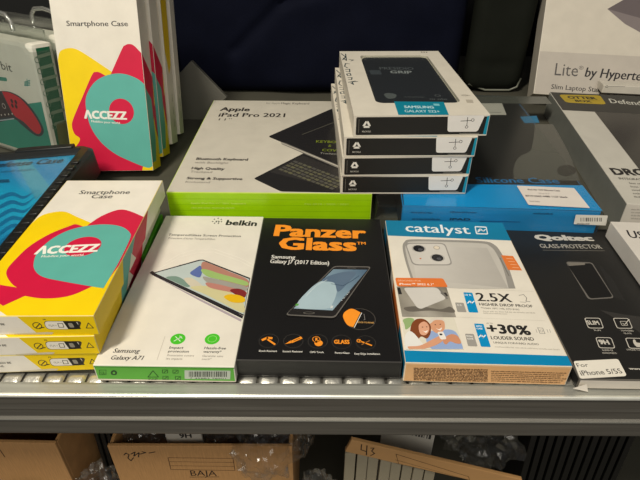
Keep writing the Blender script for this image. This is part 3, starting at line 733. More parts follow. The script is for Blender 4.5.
# standing Accezz boxes leaning back
def accezz_standing(F, root, W_, L_, T_):
    P = Print(F['top']); e = .0004; px = F['top'].px
    P.smooth_poly([(e, px(56, 60).y, 0), tuple(px(60, 51.6)), tuple(px(67, 48.4)), tuple(px(75, 48.8)), tuple(px(86, 54.6)), tuple(px(112, 72)) + (0,), (W_ - e, .07, 0), (W_ - e, e, 0), (e, e, 0)], YEL, 1, 'uv')
    P.smooth_poly([tuple(px(110, 76)) + (0,), tuple(px(122, 49)), tuple(px(125, 45.4)), tuple(px(129, 44)), tuple(px(134, 45.6)), (W_ - e, px(145, 53).y, 0), (W_ - e, px(150, 150).y, 0), (px(143.4, 172).x, px(148, 167).y, 0), tuple(px(141, 176)) + (0,), (px(141, 176).x, e, 0), (px(100, 176).x, e, 0), tuple(px(100, 120)) + (0,)], PNK, 2, 'uv')
    P.smooth_poly([tuple(px(106, 76)) + (0,), tuple(px(100, 72.6)), tuple(px(96, 72)), tuple(px(92, 75)), tuple(px(82, 98)), tuple(px(73.6, 118)), tuple(px(72, 126)), tuple(px(74.6, 134)), tuple(px(80, 140)), tuple(px(70, 155)), (e, .01, 0), (e, e, 0), (px(120, 176).x, e, 0), tuple(px(120, 120)) + (0,)], PNK, 3, 'uv')
    P.smooth_poly([tuple(px(*p)) for p in ((85.6, 104), (88, 92), (96, 81), (108, 75), (122, 73.6), (136, 78), (145, 85))] + [(W_ - e, px(147, 89).y, 0), (W_ - e, px(152, 166).y, 0)] + [tuple(px(*p)) for p in ((147, 167.6), (130, 161), (114, 153), (100, 141), (90, 125))], TEAL, 4, 'uv')
    P.ell((121.6, 111.4), .0120, .0122, PNK, 5)
    P.obj('colour_artwork', root)
    P = Print(F['top'])
    P.text('\u039bCCEZZ', (85, 118.2), (126.6, 119.4), 8, (232, 230, 220), bold=.045, lay=7)
    P.text('Mobilize your world.', (91.6, 122.2), (120.6, 124), 2.6, (232, 230, 220), bold=.02, lay=7)
    P.obj('brand_logo', root)
    P = Print(F['top'])
    P.text('Smartphone Case', (66.8, 26), (128, 26.2), 5.6, (40, 38, 38), bold=.012)
    P.obj('printed_title', root)
    P = Print(F['right']); t = T_ - e
    P.poly([(e, e), (.085, e), (.085, t), (e, t)], YEL, 1, 'uv')
    P.poly([(.03, t), (.1125, t), (.091, e), (.06, .004), (.045, .012)], PNK, 2, 'uv')
    P.poly([(.008, t), (.081, t), (.070, .012), (.03, .010), (.008, .016)], TEAL, 3, 'uv')
    P.smooth_poly([(.03, e, 0), (.040, .006), (.055, .008), (.066, e, 0)], PNK, 4, 'uv')
    P.obj('side_print', root)
SW, SL, ST = .080, .175, .0295
loc0 = Vector((-.2517, .5027, 0)); ti = 72.5
n_ = Vector((0, -math.sin(math.radians(ti)), math.cos(math.radians(ti))))
base = loc0 + Vector((0, ST * math.sin(math.radians(ti)), 0)) - Vector((0, 0, 0))
lab = ['frontmost standing phone case box, pink, teal and yellow artwork facing forward',
       'second standing phone case box, right behind the frontmost, its pink and teal side showing',
       'third standing phone case box, white side with a yellow patch showing',
       'rearmost standing phone case box, only a narrow pale side showing']
# local z is the facing normal; put its rear lower edge on the shelf
def stand_loc(x, y):  # x,y of the front lower edge
    dz = ST * math.cos(math.radians(ti))
    return Vector((x, y, 0.0004))
xy = [(-.2510, .5012), (-.2490, .5335), (-.2475, .5655), (-.2460, .5925)]
proto, F, body = make_box('phone_case_box', lab[0], 'box', stand_loc(*xy[0]), 2.2, SW, SL, ST, {'all': (226, 219, 206), 'edge': (226, 219, 206), 'bottom': YEL},
    group='phone case boxes standing in a row', tilt=ti, bev=.0006, rough=.42)
accezz_standing(F, proto, SW, SL, ST)
for k in (1, 2, 3):
    if k == 1:
        c = copy_tree(proto); c['label'] = lab[k]; c.location = stand_loc(*xy[k])
    else:
        c, F2, body = make_box('phone_case_box', lab[k], 'box', stand_loc(*xy[k]), 2.2, SW, SL, ST * (.9 if k == 2 else .7), {'all': (222, 215, 202)}, group='phone case boxes standing in a row', tilt=ti, bev=.0006, rough=.42)
        P = Print(F2['right'])
        if k == 2:
            P.poly([(.098, .0245), (.160, .0245), (.160, .001), (.118, .001), (.085, .004), (.075, .014), (.088, .019)], (226, 190, 10), 1, 'uv'); P.micro_v = None
            P.poly([(.160, .001), (.175, .001), (.175, .0245), (.160, .0245)], (200, 194, 176), 1, 'uv')
            for j in range(5): P.line([(.157, .004 + j * .004), (.170, .004 + j * .004)], .0008, (120, 116, 100), 2, 'uv')
        for j in range(3): P.line([(.018 + j * .014, .009), (.026 + j * .014, .009)], .0012, (130, 122, 112), 2, 'uv')
        P.obj('side_print', c)

# ================================================================== keyboard case box (white/green, for tablet)
GRN = (158, 208, 8)
root, F, body = make_box('keyboard_case_box', 'large white tablet keyboard case box with a lime green front edge', 'box',
    (-.1335, .3943, 0), -.3, .1785, .2327, .030, {'all': (206, 200, 186), 'front': GRN, 'left': GRN, 'right': GRN, 'edge': (190, 214, 90)}, rough=.28, bump=.05, bscale=45)
P = Print(F['top']); k = (52, 48, 46)
P.text('Apple', (220, 110.7), (249, 111.2), 3.6, k, bold=.03); P.text('iPad Pro 2021', (218.4, 116.6), (284.6, 117.2), 4.0, k, bold=.022); P.text('11"', (218.4, 120.4), (231, 120.6), 2.6, (90, 84, 80))
P.text('for Apple', (266, 104), (280, 104.1), 2, (150, 145, 136)); P.text('Magic Keyboard', (281, 104.2), (309, 104.5), 2.2, (120, 114, 108), bold=.02)
for a, b, x0, x1, y, y2, x2 in (('Bluetooth Keyboard', 'with Backlight', 196, 247.5, 159.8, 163.4, 228), ('High Quality', 'Trackpad', 191.4, 224, 169.2, 172.6, 211.6), ('Strong & Supportive', 'Kickstand', 186.6, 242, 179.2, 182.8, 209.6)):
    P.text(a, (x0, y), (x1, y + .9), 2.8, k, bold=.03); P.text(b, (x0 - 1.4, y2), (x2, y2 + .5), 2.4, (120, 112, 106))
P.obj('printed_text', root)
P = Print(F['top'])
P.rrect([(268, 136.6), (332, 108.6), (352, 108), (356, 172.5)], .0035, (38, 37, 38), 1)
P.line([(302, 134.6), (334, 122.4)], .0005, (120, 118, 104), 2)
P.text('KEYBOARD', (316, 142.6), (349, 143.8), 3, (128, 142, 40), lay=3, bold=.01); P.text('&', (328, 146.8), (331, 147), 3, (128, 142, 40), lay=3); P.text('COVER', (322, 151.2), (344, 152), 3, (128, 142, 40), lay=3, bold=.01)
P.text('Trackpad', (320, 154), (338, 154.8), 2, (160, 158, 150), lay=3)
P.poly([(280.6, 142), (285, 143), (358, 173.6), (354, 175), (282, 144.4)], (126, 122, 116), 4); P.poly([(281, 142.4), (356, 173.4), (355, 174), (282, 143.6)], (196, 190, 178), 5)
P.rrect([(253.6, 178.6), (304.4, 152.8), (356, 174.6), (370, 193.2), (352, 193), (281, 191.6)], .0025, (40, 39, 39), 1)
P.poly([(270, 172.2), (302.4, 155.4), (356, 177), (356, 186), (338, 189)], (52, 50, 49), 2)
for r_ in range(5):
    for c_ in range(12):
        u, v = c_ / 12, r_ / 5
        a = Vector((292 - 18 * v + u * 55 + 3, 160.6 + 9.6 * v + u * 20.6)); b = Vector((3.6, 1.5)); d = Vector((-2.4, 1.2))
        P.poly([tuple(a), tuple(a + b), tuple(a + b + d), tuple(a + d)], (82 + (r_ * 7 + c_ * 5) % 20, 80 + (r_ * 7 + c_ * 5) % 20, 76), 3)
P.obj('keyboard_picture', root, INKG, 'printed picture of an open black tablet keyboard case')
P = Print(F['front'])
for z in (.0062, .0118, .0178, .0236): P.line([(.001, z), (.1775, z)], .00035, (136, 190, 6), 1, 'uv')
for j, z in enumerate((.0186, .0140)): P.text(('Apple iPad Pro 11" 2021 keyboard', 'case and cover, bluetooth, backlit')[j], (.020, z), (.068 - .010 * j, z), .0016, (214, 236, 120), mode='uv')
P.text('Fits 2018 / 2020 / 2021', (.120, .0186), (.158, .0186), .0016, (196, 226, 90), mode='uv')
P.obj('front_print', root)

# ================================================================== blue silicone case box in clear cover
SILY = -3.0
root, F, body = make_box('tablet_case_box', 'black tablet case box with a bright blue front end, in a clear plastic sleeve', 'box',
    (.0482, .3745, 0), SILY, .1843, .2866, .0298, {'all': (22, 23, 23), 'front': (0, 136, 200), 'edge': (0, 120, 180)}, rough=.5, body='inner_box', bev=.001)
body.data.transform(Matrix.Translation((.0205, .0012, .0006)) @ Matrix.Diagonal((.882, .991, .96, 1)))
Ft = Face(root, (0, 0, .0292), (1, 0, 0), (0, 1, 0))
P = Print(Ft)
P.poly([(372, 213.5), (404.4, 206), (403, 193), (600, 193), (602.4, 211.4)], (60, 62, 60), 1) if False else None
P.poly([(404, 205.2), (402.4, 185), (440, 184), (582.4, 185.4), (602.6, 211)], (0, 146, 212), 1)
P.obj('blue_band', root, INKG)
P = Print(Ft)
P.smooth_poly([(535, 124, 0), (553, 124.4, 0), (562, 140), (571, 158), (580, 181, 0), (514, 179, 0), (513.6, 168), (519, 157), (530, 151), (533.6, 138)], (66, 67, 62), 1)
P.smooth_poly([(557, 171), (560, 166.6), (568, 165), (574, 167.4), (576, 172), (569, 176), (561, 175.4)], (20, 21, 20), 2)
P.poly([(462, 96), (546, 96.6), (552, 104), (463, 103)], (84, 86, 80), 1)
P.obj('case_picture', root, INKG)
P = Print(Ft)
P.text('Silicone Case', (477.4, 182.6), (560, 183.6), 5.6, (24, 112, 168), bold=.02, lay=3)
P.obj('printed_title', root)
P = Print(Ft); P.poly([(520, 116.8), (536.6, 115.8), (539.4, 122.8), (524.6, 123.2)], (30, 110, 150), 3); P.obj('blue_label', root)
P = Print(Ft); P.rrect([(478, 103.4), (502, 103.4), (506.6, 115), (478, 115)], .001, (176, 174, 164), 3); P.line([(490, 112.4), (501, 112.6)], .0008, (60, 60, 60), 4); P.obj('white_label', root)
Fc = Face(root, (0, 0, .0300), (1, 0, 0), (0, 1, 0))
P = Print(Fc); P.rrect([(516.6, 185.8), (574, 188.2), (590, 208.2), (528.4, 205)], .001, (222, 214, 206), 5)
P.text('iPad Air 10.9 Silicone Case', (528, 190.4), (560, 191.6), 1.8, (90, 80, 80), bold=.03, lay=6); P.text('iPad 9.7', (539, 194.2), (550, 194.6), 1.7, (110, 100, 100), lay=6); P.text('8719 2563 4480 1127 black', (526, 196.8), (568, 198.2), 2, (80, 72, 72), bold=.03, lay=6)
P.micro((530, 202), (540, 202.4), 1.3, (150, 140, 134), 6, 3)
P.obj('price_sticker', root, None, 'cream sticker with three lines of print')
Ff = Face(root, (0, -.0006, 0), (1, 0, 0), (0, 0, 1))
P = Print(Ff); P.rrect([(575.8, 214.6), (607.8, 215.4), (605.8, 225.4), (573.6, 224)], .0006, (222, 218, 208), 4); r = random.Random(8); x = 580.5
while x < 602: w = r.uniform(.5, 1.3); P.poly([(x, 217.6), (x + w, 217.6), (x + w, 221.4), (x, 221.3)], (66, 62, 60), 5); x += w + r.uniform(.6, 1.6)
P.micro((576.5, 224), (589, 224.4), 1.3, (90, 86, 84), 5, 6)
P.obj('barcode_label', root)
Ff = F['front']; Ff.O = Vector((0, .001, 0))
P = Print(Ff); P.text('9.7"', (408, 203.4), (421, 203.8), 3, (20, 86, 140), lay=2) ; P.micro((411, 213), (432, 213.5), 1.6, (0, 70, 110), 2, 4); P.micro((450, 212.6), (476, 213.2), 1.6, (0, 70, 110), 2, 5); P.micro((533, 214), (553, 214.6), 1.6, (0, 70, 110), 2, 6); P.micro((412, 219.5), (440, 220), 1.6, (0, 70, 110), 2, 7); P.text('IPAD', (450, 220), (470, 220.4), 2.6, (0, 50, 80), bold=.03, lay=2)
P.line([(480, 221), (500, 221.4), (520, 222)], .0006, (0, 90, 150), 2)
P.obj('front_print', root)
CL = clear('clear_plastic', refl=.01, rough=.2, haze=.012, tint=(246, 248, 247))
bm = bmesh.new(); bmesh.ops.create_cube(bm, size=1)
for v in bm.verts: v.co = Vector(((v.co.x + .5) * .1858 - .0007, (v.co.y + .5) * .288 - .0007, (v.co.z + .5) * .0300))
bmesh.ops.bevel(bm, geom=bm.edges[:], offset=.0015, segments=3, affect='EDGES')
finish('clear_sleeve', bm, CL, root, False)

# ================================================================== grip boxes (stack of four)
GW, GL, GT = .1085, .192, .0174
glab = ['topmost of the four white case boxes, its window showing a dark phone case', 'second from top of the four stacked white case boxes, black front end',
        'third from top of the four stacked white case boxes, black front end', 'lowest of the four stacked white case boxes, resting on the lime green edged box']
gp = [(.0262, .3930, 1.8), (.0190, .3925, 1.0), (.0180, .3921, 1.9), (.0172, .3934, .6)]
root = empty('phone_case_box', (gp[0][0], gp[0][1], .0828), (0, 0, math.radians(gp[0][2])))
tag(root, glab[0], 'box', 'white phone case boxes in a stack')
F = faces_of(root, GW, GL, GT)
# carton with a real window recess
wpx = [F['top'].px(*p) for p in ((359.6, 54.2), (428.6, 55.4), (460.4, 103.6), (375.6, 102.2))]
wu0, wu1 = (wpx[0].x + wpx[3].x) / 2, (wpx[1].x + wpx[2].x) / 2; wv0, wv1 = (wpx[3].y + wpx[2].y) / 2, (wpx[0].y + wpx[1].y) / 2
def rr_pts(x0, y0, x1, y1, r, n=6):
    out = []
    for cx, cy, a in ((x1 - r, y1 - r, 0), (x0 + r, y1 - r, 90), (x0 + r, y0 + r, 180), (x1 - r, y0 + r, 270)):
        for k in range(n + 1): t = math.radians(a + 90 * k / n); out.append((cx + r * math.cos(t), cy + r * math.sin(t)))
    return out
bm = bmesh.new(); hole = rr_pts(wu0, wv0, wu1, wv1, .007)
outer = rr_pts(0.0, 0.0, GW, GL, .0005)
N = len(hole)
vo = [bm.verts.new((x, y, GT)) for x, y in outer]; vh = [bm.verts.new((x, y, GT)) for x, y in hole]
vb = [bm.verts.new((x, y, 0)) for x, y in outer]; vd = [bm.verts.new((x, y, GT - .0030)) for x, y in hole]
for i in range(N):
    j = (i + 1) % N
    bm.faces.new((vo[i], vo[j], vh[j], vh[i])); bm.faces.new((vb[i], vb[j], vo[j], vo[i])); bm.faces.new((vh[i], vh[j], vd[j], vd[i]))
bm.faces.new(vb[::-1]); f = bm.faces.new(vd); bmesh.ops.recalc_face_normals(bm, faces=bm.faces[:])
finish('carton', bm, cm((214, 207, 193), .45), root)
# dark case inside the window
bm = bmesh.new()
a = rr_pts(wu0 + .0012, wv0 - .0 + .0012, wu1 - .0012, wv1 - .0045, .007); 
vv = [bm.verts.new((x, y, GT - .0028)) for x, y in a]; vt = [bm.verts.new((x * .985 + .0008, y * .99 + .0009, GT - .0012)) for x, y in a]
for i in range(len(a)): bm.faces.new((vv[i], vv[(i + 1) % len(a)], vt[(i + 1) % len(a)], vt[i]))
bm.faces.new(vt); bmesh.ops.recalc_face_normals(bm, faces=bm.faces[:])
finish('phone_case', bm, mat('navy_rubber', (26, 33, 42), rough=.35, noise=.05), root)['label'] = 'dark navy phone case seen through the window'
P = Print(Face(root, (0, 0, GT - .0011), (1, 0, 0), (0, 1, 0)))
P.text('PRESIDIO', (380, 69.6), (414, 69.8), 3.2, (92, 98, 104), bold=.01); P.text('GRIP', (390.6, 73.2), (412, 73.6), 3.2, (150, 155, 158), bold=.03)
P.rrect([(369, 70.2), (380, 70.2), (382, 74.6), (371, 74.6)], .0015, (62, 70, 78), 1)
P.line([(404, 97), (424, 97.2)], .0006, (110, 116, 120)); P.smooth_poly([(384, 94.6), (388, 93), (396, 94.6), (395, 98), (388, 98.6)], (92, 98, 100), 1); P.ring((437.6, 95.6), .0026, .0026, .0006, (110, 116, 120)); P.micro((430, 99.8), (446, 100), 1.5, (90, 96, 100))
P.obj('window_print', root)
bm = bmesh.new(); bm.faces.new([bm.verts.new((x, y, GT - .0006)) for x, y in rr_pts(wu0 - .000, wv0, wu1, wv1, .007)])
finish('clear_window', bm, clear('window_film', refl=.03, rough=.2, haze=.02), root)
P = Print(F['top'])
P.poly([(394, 101.6), (443.6, 102), (449, 115.2), (398.4, 115)], (10, 124, 148), 3)
P.text('SAMSUNG', (404.6, 108.2), (434, 108.6), 3, (180, 214, 220), bold=.03, lay=5); P.text('GALAXY S22+', (405, 112.4), (440, 112.8), 3, (180, 214, 220), bold=.02, lay=5); P.rrect([(433, 103.8), (439, 104), (440, 106), (434, 105.8)], .0005, (120, 190, 200), 5)
P.obj('teal_label', root)
P = Print(F['top']); gk = (140, 132, 120)
P.ring((465, 95.4), .0030, .0018, .0005, gk); P.line([(461, 95), (470, 95.6)], .0006, gk); P.poly([(465.6, 99.6), (472.4, 99.8), (473.6, 103), (466.8, 102.8)], (176, 168, 154), 2); P.micro((421, 52.6), (428, 52.8), 1.4, gk)
P.obj('printed_icons', root)
# handwriting up the left margin
P = Print(F['top']); pen = (36, 58, 66)
def hw(strokes, u0, v0, s):
    for st in strokes: P.line([(u0 + x * s, v0 + y * s) for x, y in st], .0007, pen, 2, 'uv')
y = GL - .010
def pxl(pts): P.line([tuple(F['top'].px(*p)) for p in pts], .0011, pen, 2, 'uv')
pxl([(341, 53.6), (345.6, 57), (342.6, 60)]); pxl([(345.6, 54), (346.4, 60.6), (343, 58)]); pxl([(349, 59.6), (353.6, 60), (351, 61)])
pxl([(349.6, 64), (345.6, 63.4), (344.6, 66.4), (347.6, 68)]); pxl([(345.4, 69.6), (349.6, 69.2), (349.8, 72), (346, 71.4)])
pxl([(346.6, 74), (350, 73.4), (351, 75.4), (347.6, 75.6), (346.6, 74)]); pxl([(348, 77.6), (352, 77.6), (351.6, 79.6), (348.6, 79.4)])
pxl([(348.4, 82.4), (355.4, 81)]); pxl([(352, 82), (353.6, 84.6), (350.6, 83)]); pxl([(352.4, 82), (357.6, 81.6)])
P.obj('handwriting', root, None, 'dark handwritten letters along the left margin')
P = Print(F['front']); e = .0008
blk = (32, 31, 28)
P.rrect([(.0020, .0012), (GW - .0016, .0012), (GW - .0016, GT - .0012), (.0020, GT - .0012)], .0012, blk, 1, 'uv')
P.poly([(GW - .0032, .0012), (GW - .0006, .0010), (GW - .0006, GT - .0006), (GW - .0024, GT - .0010)], (20, 140, 168), 2, 'uv')
P.line([(.0042, .003), (.0042, GT - .003)], .0003, (120, 116, 108), 2, 'uv')
c0 = Vector((.0105, .0098))
for k in range(3):
    a = math.radians(90 + 120 * k); b = math.radians(90 + 120 * (k + 1))
    p0 = c0 + Vector((math.cos(a), math.sin(a))) * .0033; p1 = c0 + Vector((math.cos(b), math.sin(b))) * .0033
    P.line([tuple(p0 * .82 + p1 * .18), tuple(p0 * .18 + p1 * .82)], .0017, (228, 224, 214), 2, 'uv')
P.text('RECYCLE', (.0072, .0036), (.0140, .0036), .0013, (200, 196, 186), mode='uv', bold=.02)
P.line([(.086, .0020), (.102, .0020)], .0004, (150, 146, 138), 2, 'uv')
P.obj('front_print', root)
P = Print(F['front'])
P.rrect([(.0760, .0035), (.1005, .0035), (.1040, GT - .0002), (.0745, GT - .0002)], .0020, (228, 224, 218), 4, 'uv')
kx, ky = .0915, .0125
P.line([(kx - .006, ky), (kx + .002, ky + .0004)], .0005, (60, 58, 56), 5, 'uv'); P.line([(kx - .001, ky + .003), (kx - .0006, ky - .004)], .0005, (60, 58, 56), 5, 'uv'); P.ring(Vector((kx + .0034, ky + .0008)), .0013, .0013, .0004, (60, 58, 56), 5); P.ring(Vector((kx - .0006, ky - .0050)), .0013, .0012, .0004, (60, 58, 56), 5)
P.obj('white_tab', root, None, 'white rounded tear tab with a scissors symbol')
gp_protos = root
for k in (1, 2, 3):
    c = copy_tree(root); c['label'] = glab[k]; c.location = (gp[k][0], gp[k][1], .0828 - .0176 * k); c.rotation_euler = (0, 0, math.radians(gp[k][2]))

# ================================================================== otter box (right)
OW, OL, OT = .15, .2886, .0302
root, F, body = make_box('tablet_case_box', 'white and dark grey tablet case box with a yellow oval badge', 'box',
    (.2577, .3784, 0), -7.64, OW, OL, OT, {'all': (196, 192, 182), 'left': (134, 136, 130), 'front': (206, 200, 190)}, rough=.32)
P = Print(F['top']); e = .0006; px = F['top'].px
v1 = px(559.5, 110).y
P.poly([(e, v1), (OW - e, v1), (OW - e, OL - e), (e, OL - e)], (54, 53, 50), 1, 'uv'); P.obj('dark_band', root)
P = Print(F['top']); a_ = px(593, 110.6); b_ = px(640, 171)
P.poly([(px(594, 111).x, v1 - .0002), (OW - e, v1 - .0002), (OW - e, .05), (px(640, 171).x, .05)], (24, 24, 24), 2, 'uv'); P.obj('dark_window', root, INKG)
P = Print(F['top'])
P.rrect([(558.6, 94.6), (600, 95.4), (606.4, 104.6), (566, 102.6)], .006, (176, 150, 30), 3)
P.text('OTTER', (569, 98.6), (597, 99.6), 3, (40, 36, 20), bold=.04, lay=5); P.text('BOX', (576, 101.8), (592, 102.6), 2.4, (40, 36, 20), bold=.03, lay=5); P.line([(566, 100), (600, 101)], .0005, (60, 52, 20), 5)
P.obj('oval_badge', root)
P = Print(F['top'])
P.text('Defender Series', (611, 103), (684, 109), 4.4, (200, 198, 188), bold=.015)
P.text('DROP+', (615, 174.6), (667, 176.4), 6.6, (36, 34, 34), bold=.04)
P.text('INTEGRATED SCREEN PROTECTION', (619.6, 179.4), (700, 183), 2.4, (80, 76, 72), bold=.02)
for k in range(5): P.micro((630 + 1.2 * k, 184 + 3.4 * k), (672, 186 + 3.4 * k), 1.6, (120, 116, 110), 2, 60 + k)
P.obj('printed_text', root)
P = Print(F['front'])
for k in range(4): P.micro((631, 210 + 3 * k), (660, 211 + 3 * k), 1.3, (150, 144, 136), 2, 70 + k)
P.obj('front_print', root)

# ================================================================== white card lying over the Qoltec pack, right edge
c3 = [ground(610.5, 221.4, .024), ground(641, 262, .024)]
dirv = (c3[1] - c3[0]); yaw = math.degrees(math.atan2(dirv.x, -dirv.y))
L_ = .075; W_ = .09
org = c3[0] + Vector((math.sin(math.radians(yaw)), -math.cos(math.radians(yaw)), 0)) * L_
root, F, body = make_box('product_box', 'plain white flat box beside the flat black pack, its print starting with US', 'box',
    (org.x, org.y, .0095), yaw, W_, L_, .0145, {'all': (214, 208, 200)}, rough=.4, bev=.0005)
P = Print(F['top']); P.text('USB', (629.6, 237.6), (654, 240.6), 7.6, (48, 46, 48), bold=.02); P.obj('printed_text', root)

# ================================================================== laptop stand box (white, standing, top right)
HY, HT = -11.0, 62
root, F, body = make_box('laptop_stand_box', 'large white and grey laptop stand box leaning upright behind the yellow-badged box', 'box',
    (.286, .72, .0), HY, .25, .30, .04, {'all': (200, 192, 178), 'edge': (200, 192, 178)}, tilt=HT, rough=.5, bev=.001)
root.location = Vector((.286, .6897, .0)) + Matrix.LocRotScale(None, root.rotation_euler, None) @ Vector((0, 0, -.04)) * 1.0
root.location.z = 0.0005
F = faces_of(root, .25, .30, .04)
P = Print(F['top']); px = F['top'].px
vv = px(545, 51.4).y
P.poly([(.0012, .0012), (.2488, .0012), (.2488, vv), (.0012, vv)], (182, 174, 164), 1, 'uv'); P.obj('grey_band', root)
P = Print(F['top'])
P.text('Lite', (554.4, 75.2), (577.4, 76.4), 13, (84, 80, 78), bold=-.016, lay=3); P.text('\u00ae', (578.6, 69.6), (583.4, 69.8), 4, (84, 80, 78), lay=3)
P.text('by Hypertech', (584.6, 76.6), (652, 81.6), 10, (34, 32, 34), bold=.02, lay=3, skew=.12)
P.text('Slim Laptop Stand', (551, 88.8), (604, 92.4), 5, (56, 53, 52), bold=.012, lay=3)
P.obj('printed_text', root)
P = Print(F['top'])
P.poly([(607.4, 9), (630, -4), (680, -12), (680, 40), (645, 35), (625, 24)], (122, 112, 112), 2)
P.poly([(607.4, 9), (630, -4), (680, -12), (680, 10), (640, 18)], (96, 86, 88), 3)
P.obj('laptop_picture', root)

# slim white box lying behind the otter box
root, F, body = make_box('slim_box', 'slim white box edge with a scissors symbol, just behind the yellow badge box', 'box',
    tuple(ground(600, 90.5, .032) - Vector((0, 0, .006))), -8, .10, .02, .010, {'all': (206, 200, 188)}, rough=.45)
root.location.z = .0303; root.location.y = .662; root.location.x = .362
P = Print(F['front']); P.ring((604, 89), .0016, .0016, .0005, (70, 68, 64), 2); P.line([(606, 88.6), (622, 89)], .0004, (120, 116, 110)); P.obj('scissors_symbol', root)

# ================================================================== rugged tablet case box with blue front (far left)
tc = Vector(ground(95.5, 143.5, .045)); 
CW, CL_, CT = .22, .20, .026
yaw = 2.0
root = empty('tablet_case', (0, 0, 0), (0, math.radians(-4.5), math.radians(yaw)))
rm = Matrix.LocRotScale(None, root.rotation_euler, None)
root.location = tc - rm @ Vector((CW, CL_, CT))
tag(root, 'rugged black tablet case framing a bright blue card', 'tablet case')
bm = bmesh.new(); fo = rr_pts(0, 0, CW, CL_, .012, 8); fi = rr_pts(.013, .012, CW - .013, CL_ - .0095, .002, 8)
n = len(fo)
r0 = [bm.verts.new((x, y, 0)) for x, y in fo]; r1 = [bm.verts.new((x, y, CT - .003)) for x, y in fo]
sh = lambda p, d: (p[0] + (d if p[0] < CW / 2 else -d), p[1] + (d if p[1] < CL_ / 2 else -d))
r2 = [bm.verts.new((*sh(p, .003), CT)) for p in fo]; r3 = [bm.verts.new((*sh(p, -.002), CT)) for p in fi]; r4 = [bm.verts.new((x, y, CT - .005)) for x, y in fi]; r5 = [bm.verts.new((x, y, 0)) for x, y in fi]
for A, B_ in ((r0, r1), (r1, r2), (r2, r3), (r3, r4), (r4, r5), (r5, r0)):
    for i in range(n): bm.faces.new((A[i], A[(i + 1) % n], B_[(i + 1) % n], B_[i]))
bmesh.ops.recalc_face_normals(bm, faces=bm.faces[:])
RUB = mat('black_rubber', (24, 25, 24), rough=.42, noise=.1, bump=.05)
frame = finish('frame', bm, RUB, root, False)
for k in range(12):   # grip ribs along the right frame
    y = .02 + k * .0125
    bm = bmesh.new(); box_bm(bm, CW - .0085, y, CT - .001, CW - .0015, y + .007, CT + .0012, bevel=.0008); finish('grip_rib', bm, RUB, frame, True)
bm = bmesh.new(); box_bm(bm, CW - .075, CL_ - .007, CT - .002, CW - .020, CL_ + .0012, CT + .0018, bevel=.0012); finish('corner_bumper', bm, RUB, frame, True)
bm = bmesh.new(); box_bm(bm, .0125, .0115, .002, CW - .0125, CL_ - .0095, CT - .006); finish('blue_card', bm, mat('blue_card', (0, 130, 178), rough=.3), root)
Ft = Face(root, (0, 0, CT - .006), (1, 0, 0), (0, 1, 0))
P = Print(Ft)
P.quad_grid([(.013, .012), (CW - .013, .012), (CW - .013, CL_ - .010), (.013, CL_ - .010)], lambda u, v: (10 + 20 * math.sin(6 * v + 3 * u) ** 2, 158 + 20 * math.sin(9 * v + 4 * u), 208 + 12 * math.sin(9 * v + 4 * u)), 24, 24, 1, 'uv')
for k in range(6): P.smooth_poly([(0, 196 + 9 * k), (12, 192 + 8 * k), (24, 196 + 7 * k), (36, 190 + 6 * k), (34, 192 + 6 * k), (24, 199 + 7 * k), (12, 196 + 8 * k), (0, 200 + 9 * k)], (8, 116, 166), 2)
P.poly([(13, 158.5), (27, 157), (50, 187), (36, 200)], (66, 160, 190), 2); P.poly([(-20, 158), (10, 157.6), (13, 159.8), (-20, 161)], (214, 218, 210), 3)
P.text('Defense Case', (-14, 168.4), (61, 162.8), 5.0, (6, 34, 60), bold=.03, lay=4, skew=.1)
P.micro((0, 173), (34, 170.6), 2, (20, 90, 120), 4, 2); P.poly([(-4, 180), (9, 179.4), (10, 182.6), (-4, 183.2)], (16, 84, 120), 4)
P.obj('card_print', root)
bm = bmesh.new(); box_bm(bm, .013, .012, CT - .0035, CW - .013, CL_ - .010, CT - .0031); finish('clear_window', bm, clear('case_window', refl=.0, rough=.12, haze=.0, tint=(250, 252, 252)), root)

# ================================================================== clear clamshell with game controller card (top left)
cw, ch, ct = .13, .122, .0228
yaw, ti2 = -28.8, 85.5
root = empty('blister_pack', (-.3829, .585, .0004), (math.radians(ti2), 0, math.radians(yaw)))
tag(root, 'front clear plastic blister pack with a white and teal card showing a red game controller', 'package', 'clear blister packs with game controller cards')
F = faces_of(root, cw, ch, ct)
GD = (16, 104, 70)
link('card', carton_mesh('card', cw, ch, ct, {'all': (226, 222, 208), 'right': GD, 'bottom': GD}, .004, .5), root)
P = Print(F['top']); px = F['top'].px
P.poly([(.004, .0045), (cw - .004, .0045), (cw - .004, px(40, 101.5).y), (.004, px(0, 118).y if px(0, 118).y < .12 else .05)], (40, 146, 126), 1, 'uv')
P.obj('teal_panel', root)
P = Print(F['top'])
P.text('orbit', (-8, 66.4), (12.6, 72), 8, (60, 60, 58), lay=3); P.rrect([(-6, 76), (6.6, 77.6), (7.4, 81.4), (-5, 80)], .002, (60, 140, 120), 2)
for k in range(4): P.line([(24.6, 82 + 1.2 * k), (30, 80.4 + 1.6 * k)], .0009, (70, 150, 140), 2)
P.line([(27, 79), (27.6, 86)], .0009, (70, 150, 140), 2); 
P.obj('printed_text', root)
P = Print(F['top'])
P.smooth_poly([(-12, 94), (0, 91), (12, 92.4), (24, 99.6), (34.6, 112), (42.6, 126), (43.6, 133), (39.6, 136.4), (33, 134), (22, 125), (14, 119), (0, 122), (-12, 124)], (44, 58, 66), 4)
P.smooth_poly([(2, 91.4, 0), (9.6, 92.6), (20, 98), (30, 109), (38.6, 122), (41.4, 130), (38.6, 134), (33, 131), (24, 122), (15, 116), (10, 108, 0)], (200, 32, 50), 5)
P.poly([(-12, 94), (2, 94), (9, 107), (13.4, 116.6), (-12, 119)], (52, 40, 44), 5); P.line([(-10, 121.8), (14, 118.6)], .0012, (180, 190, 200), 6)
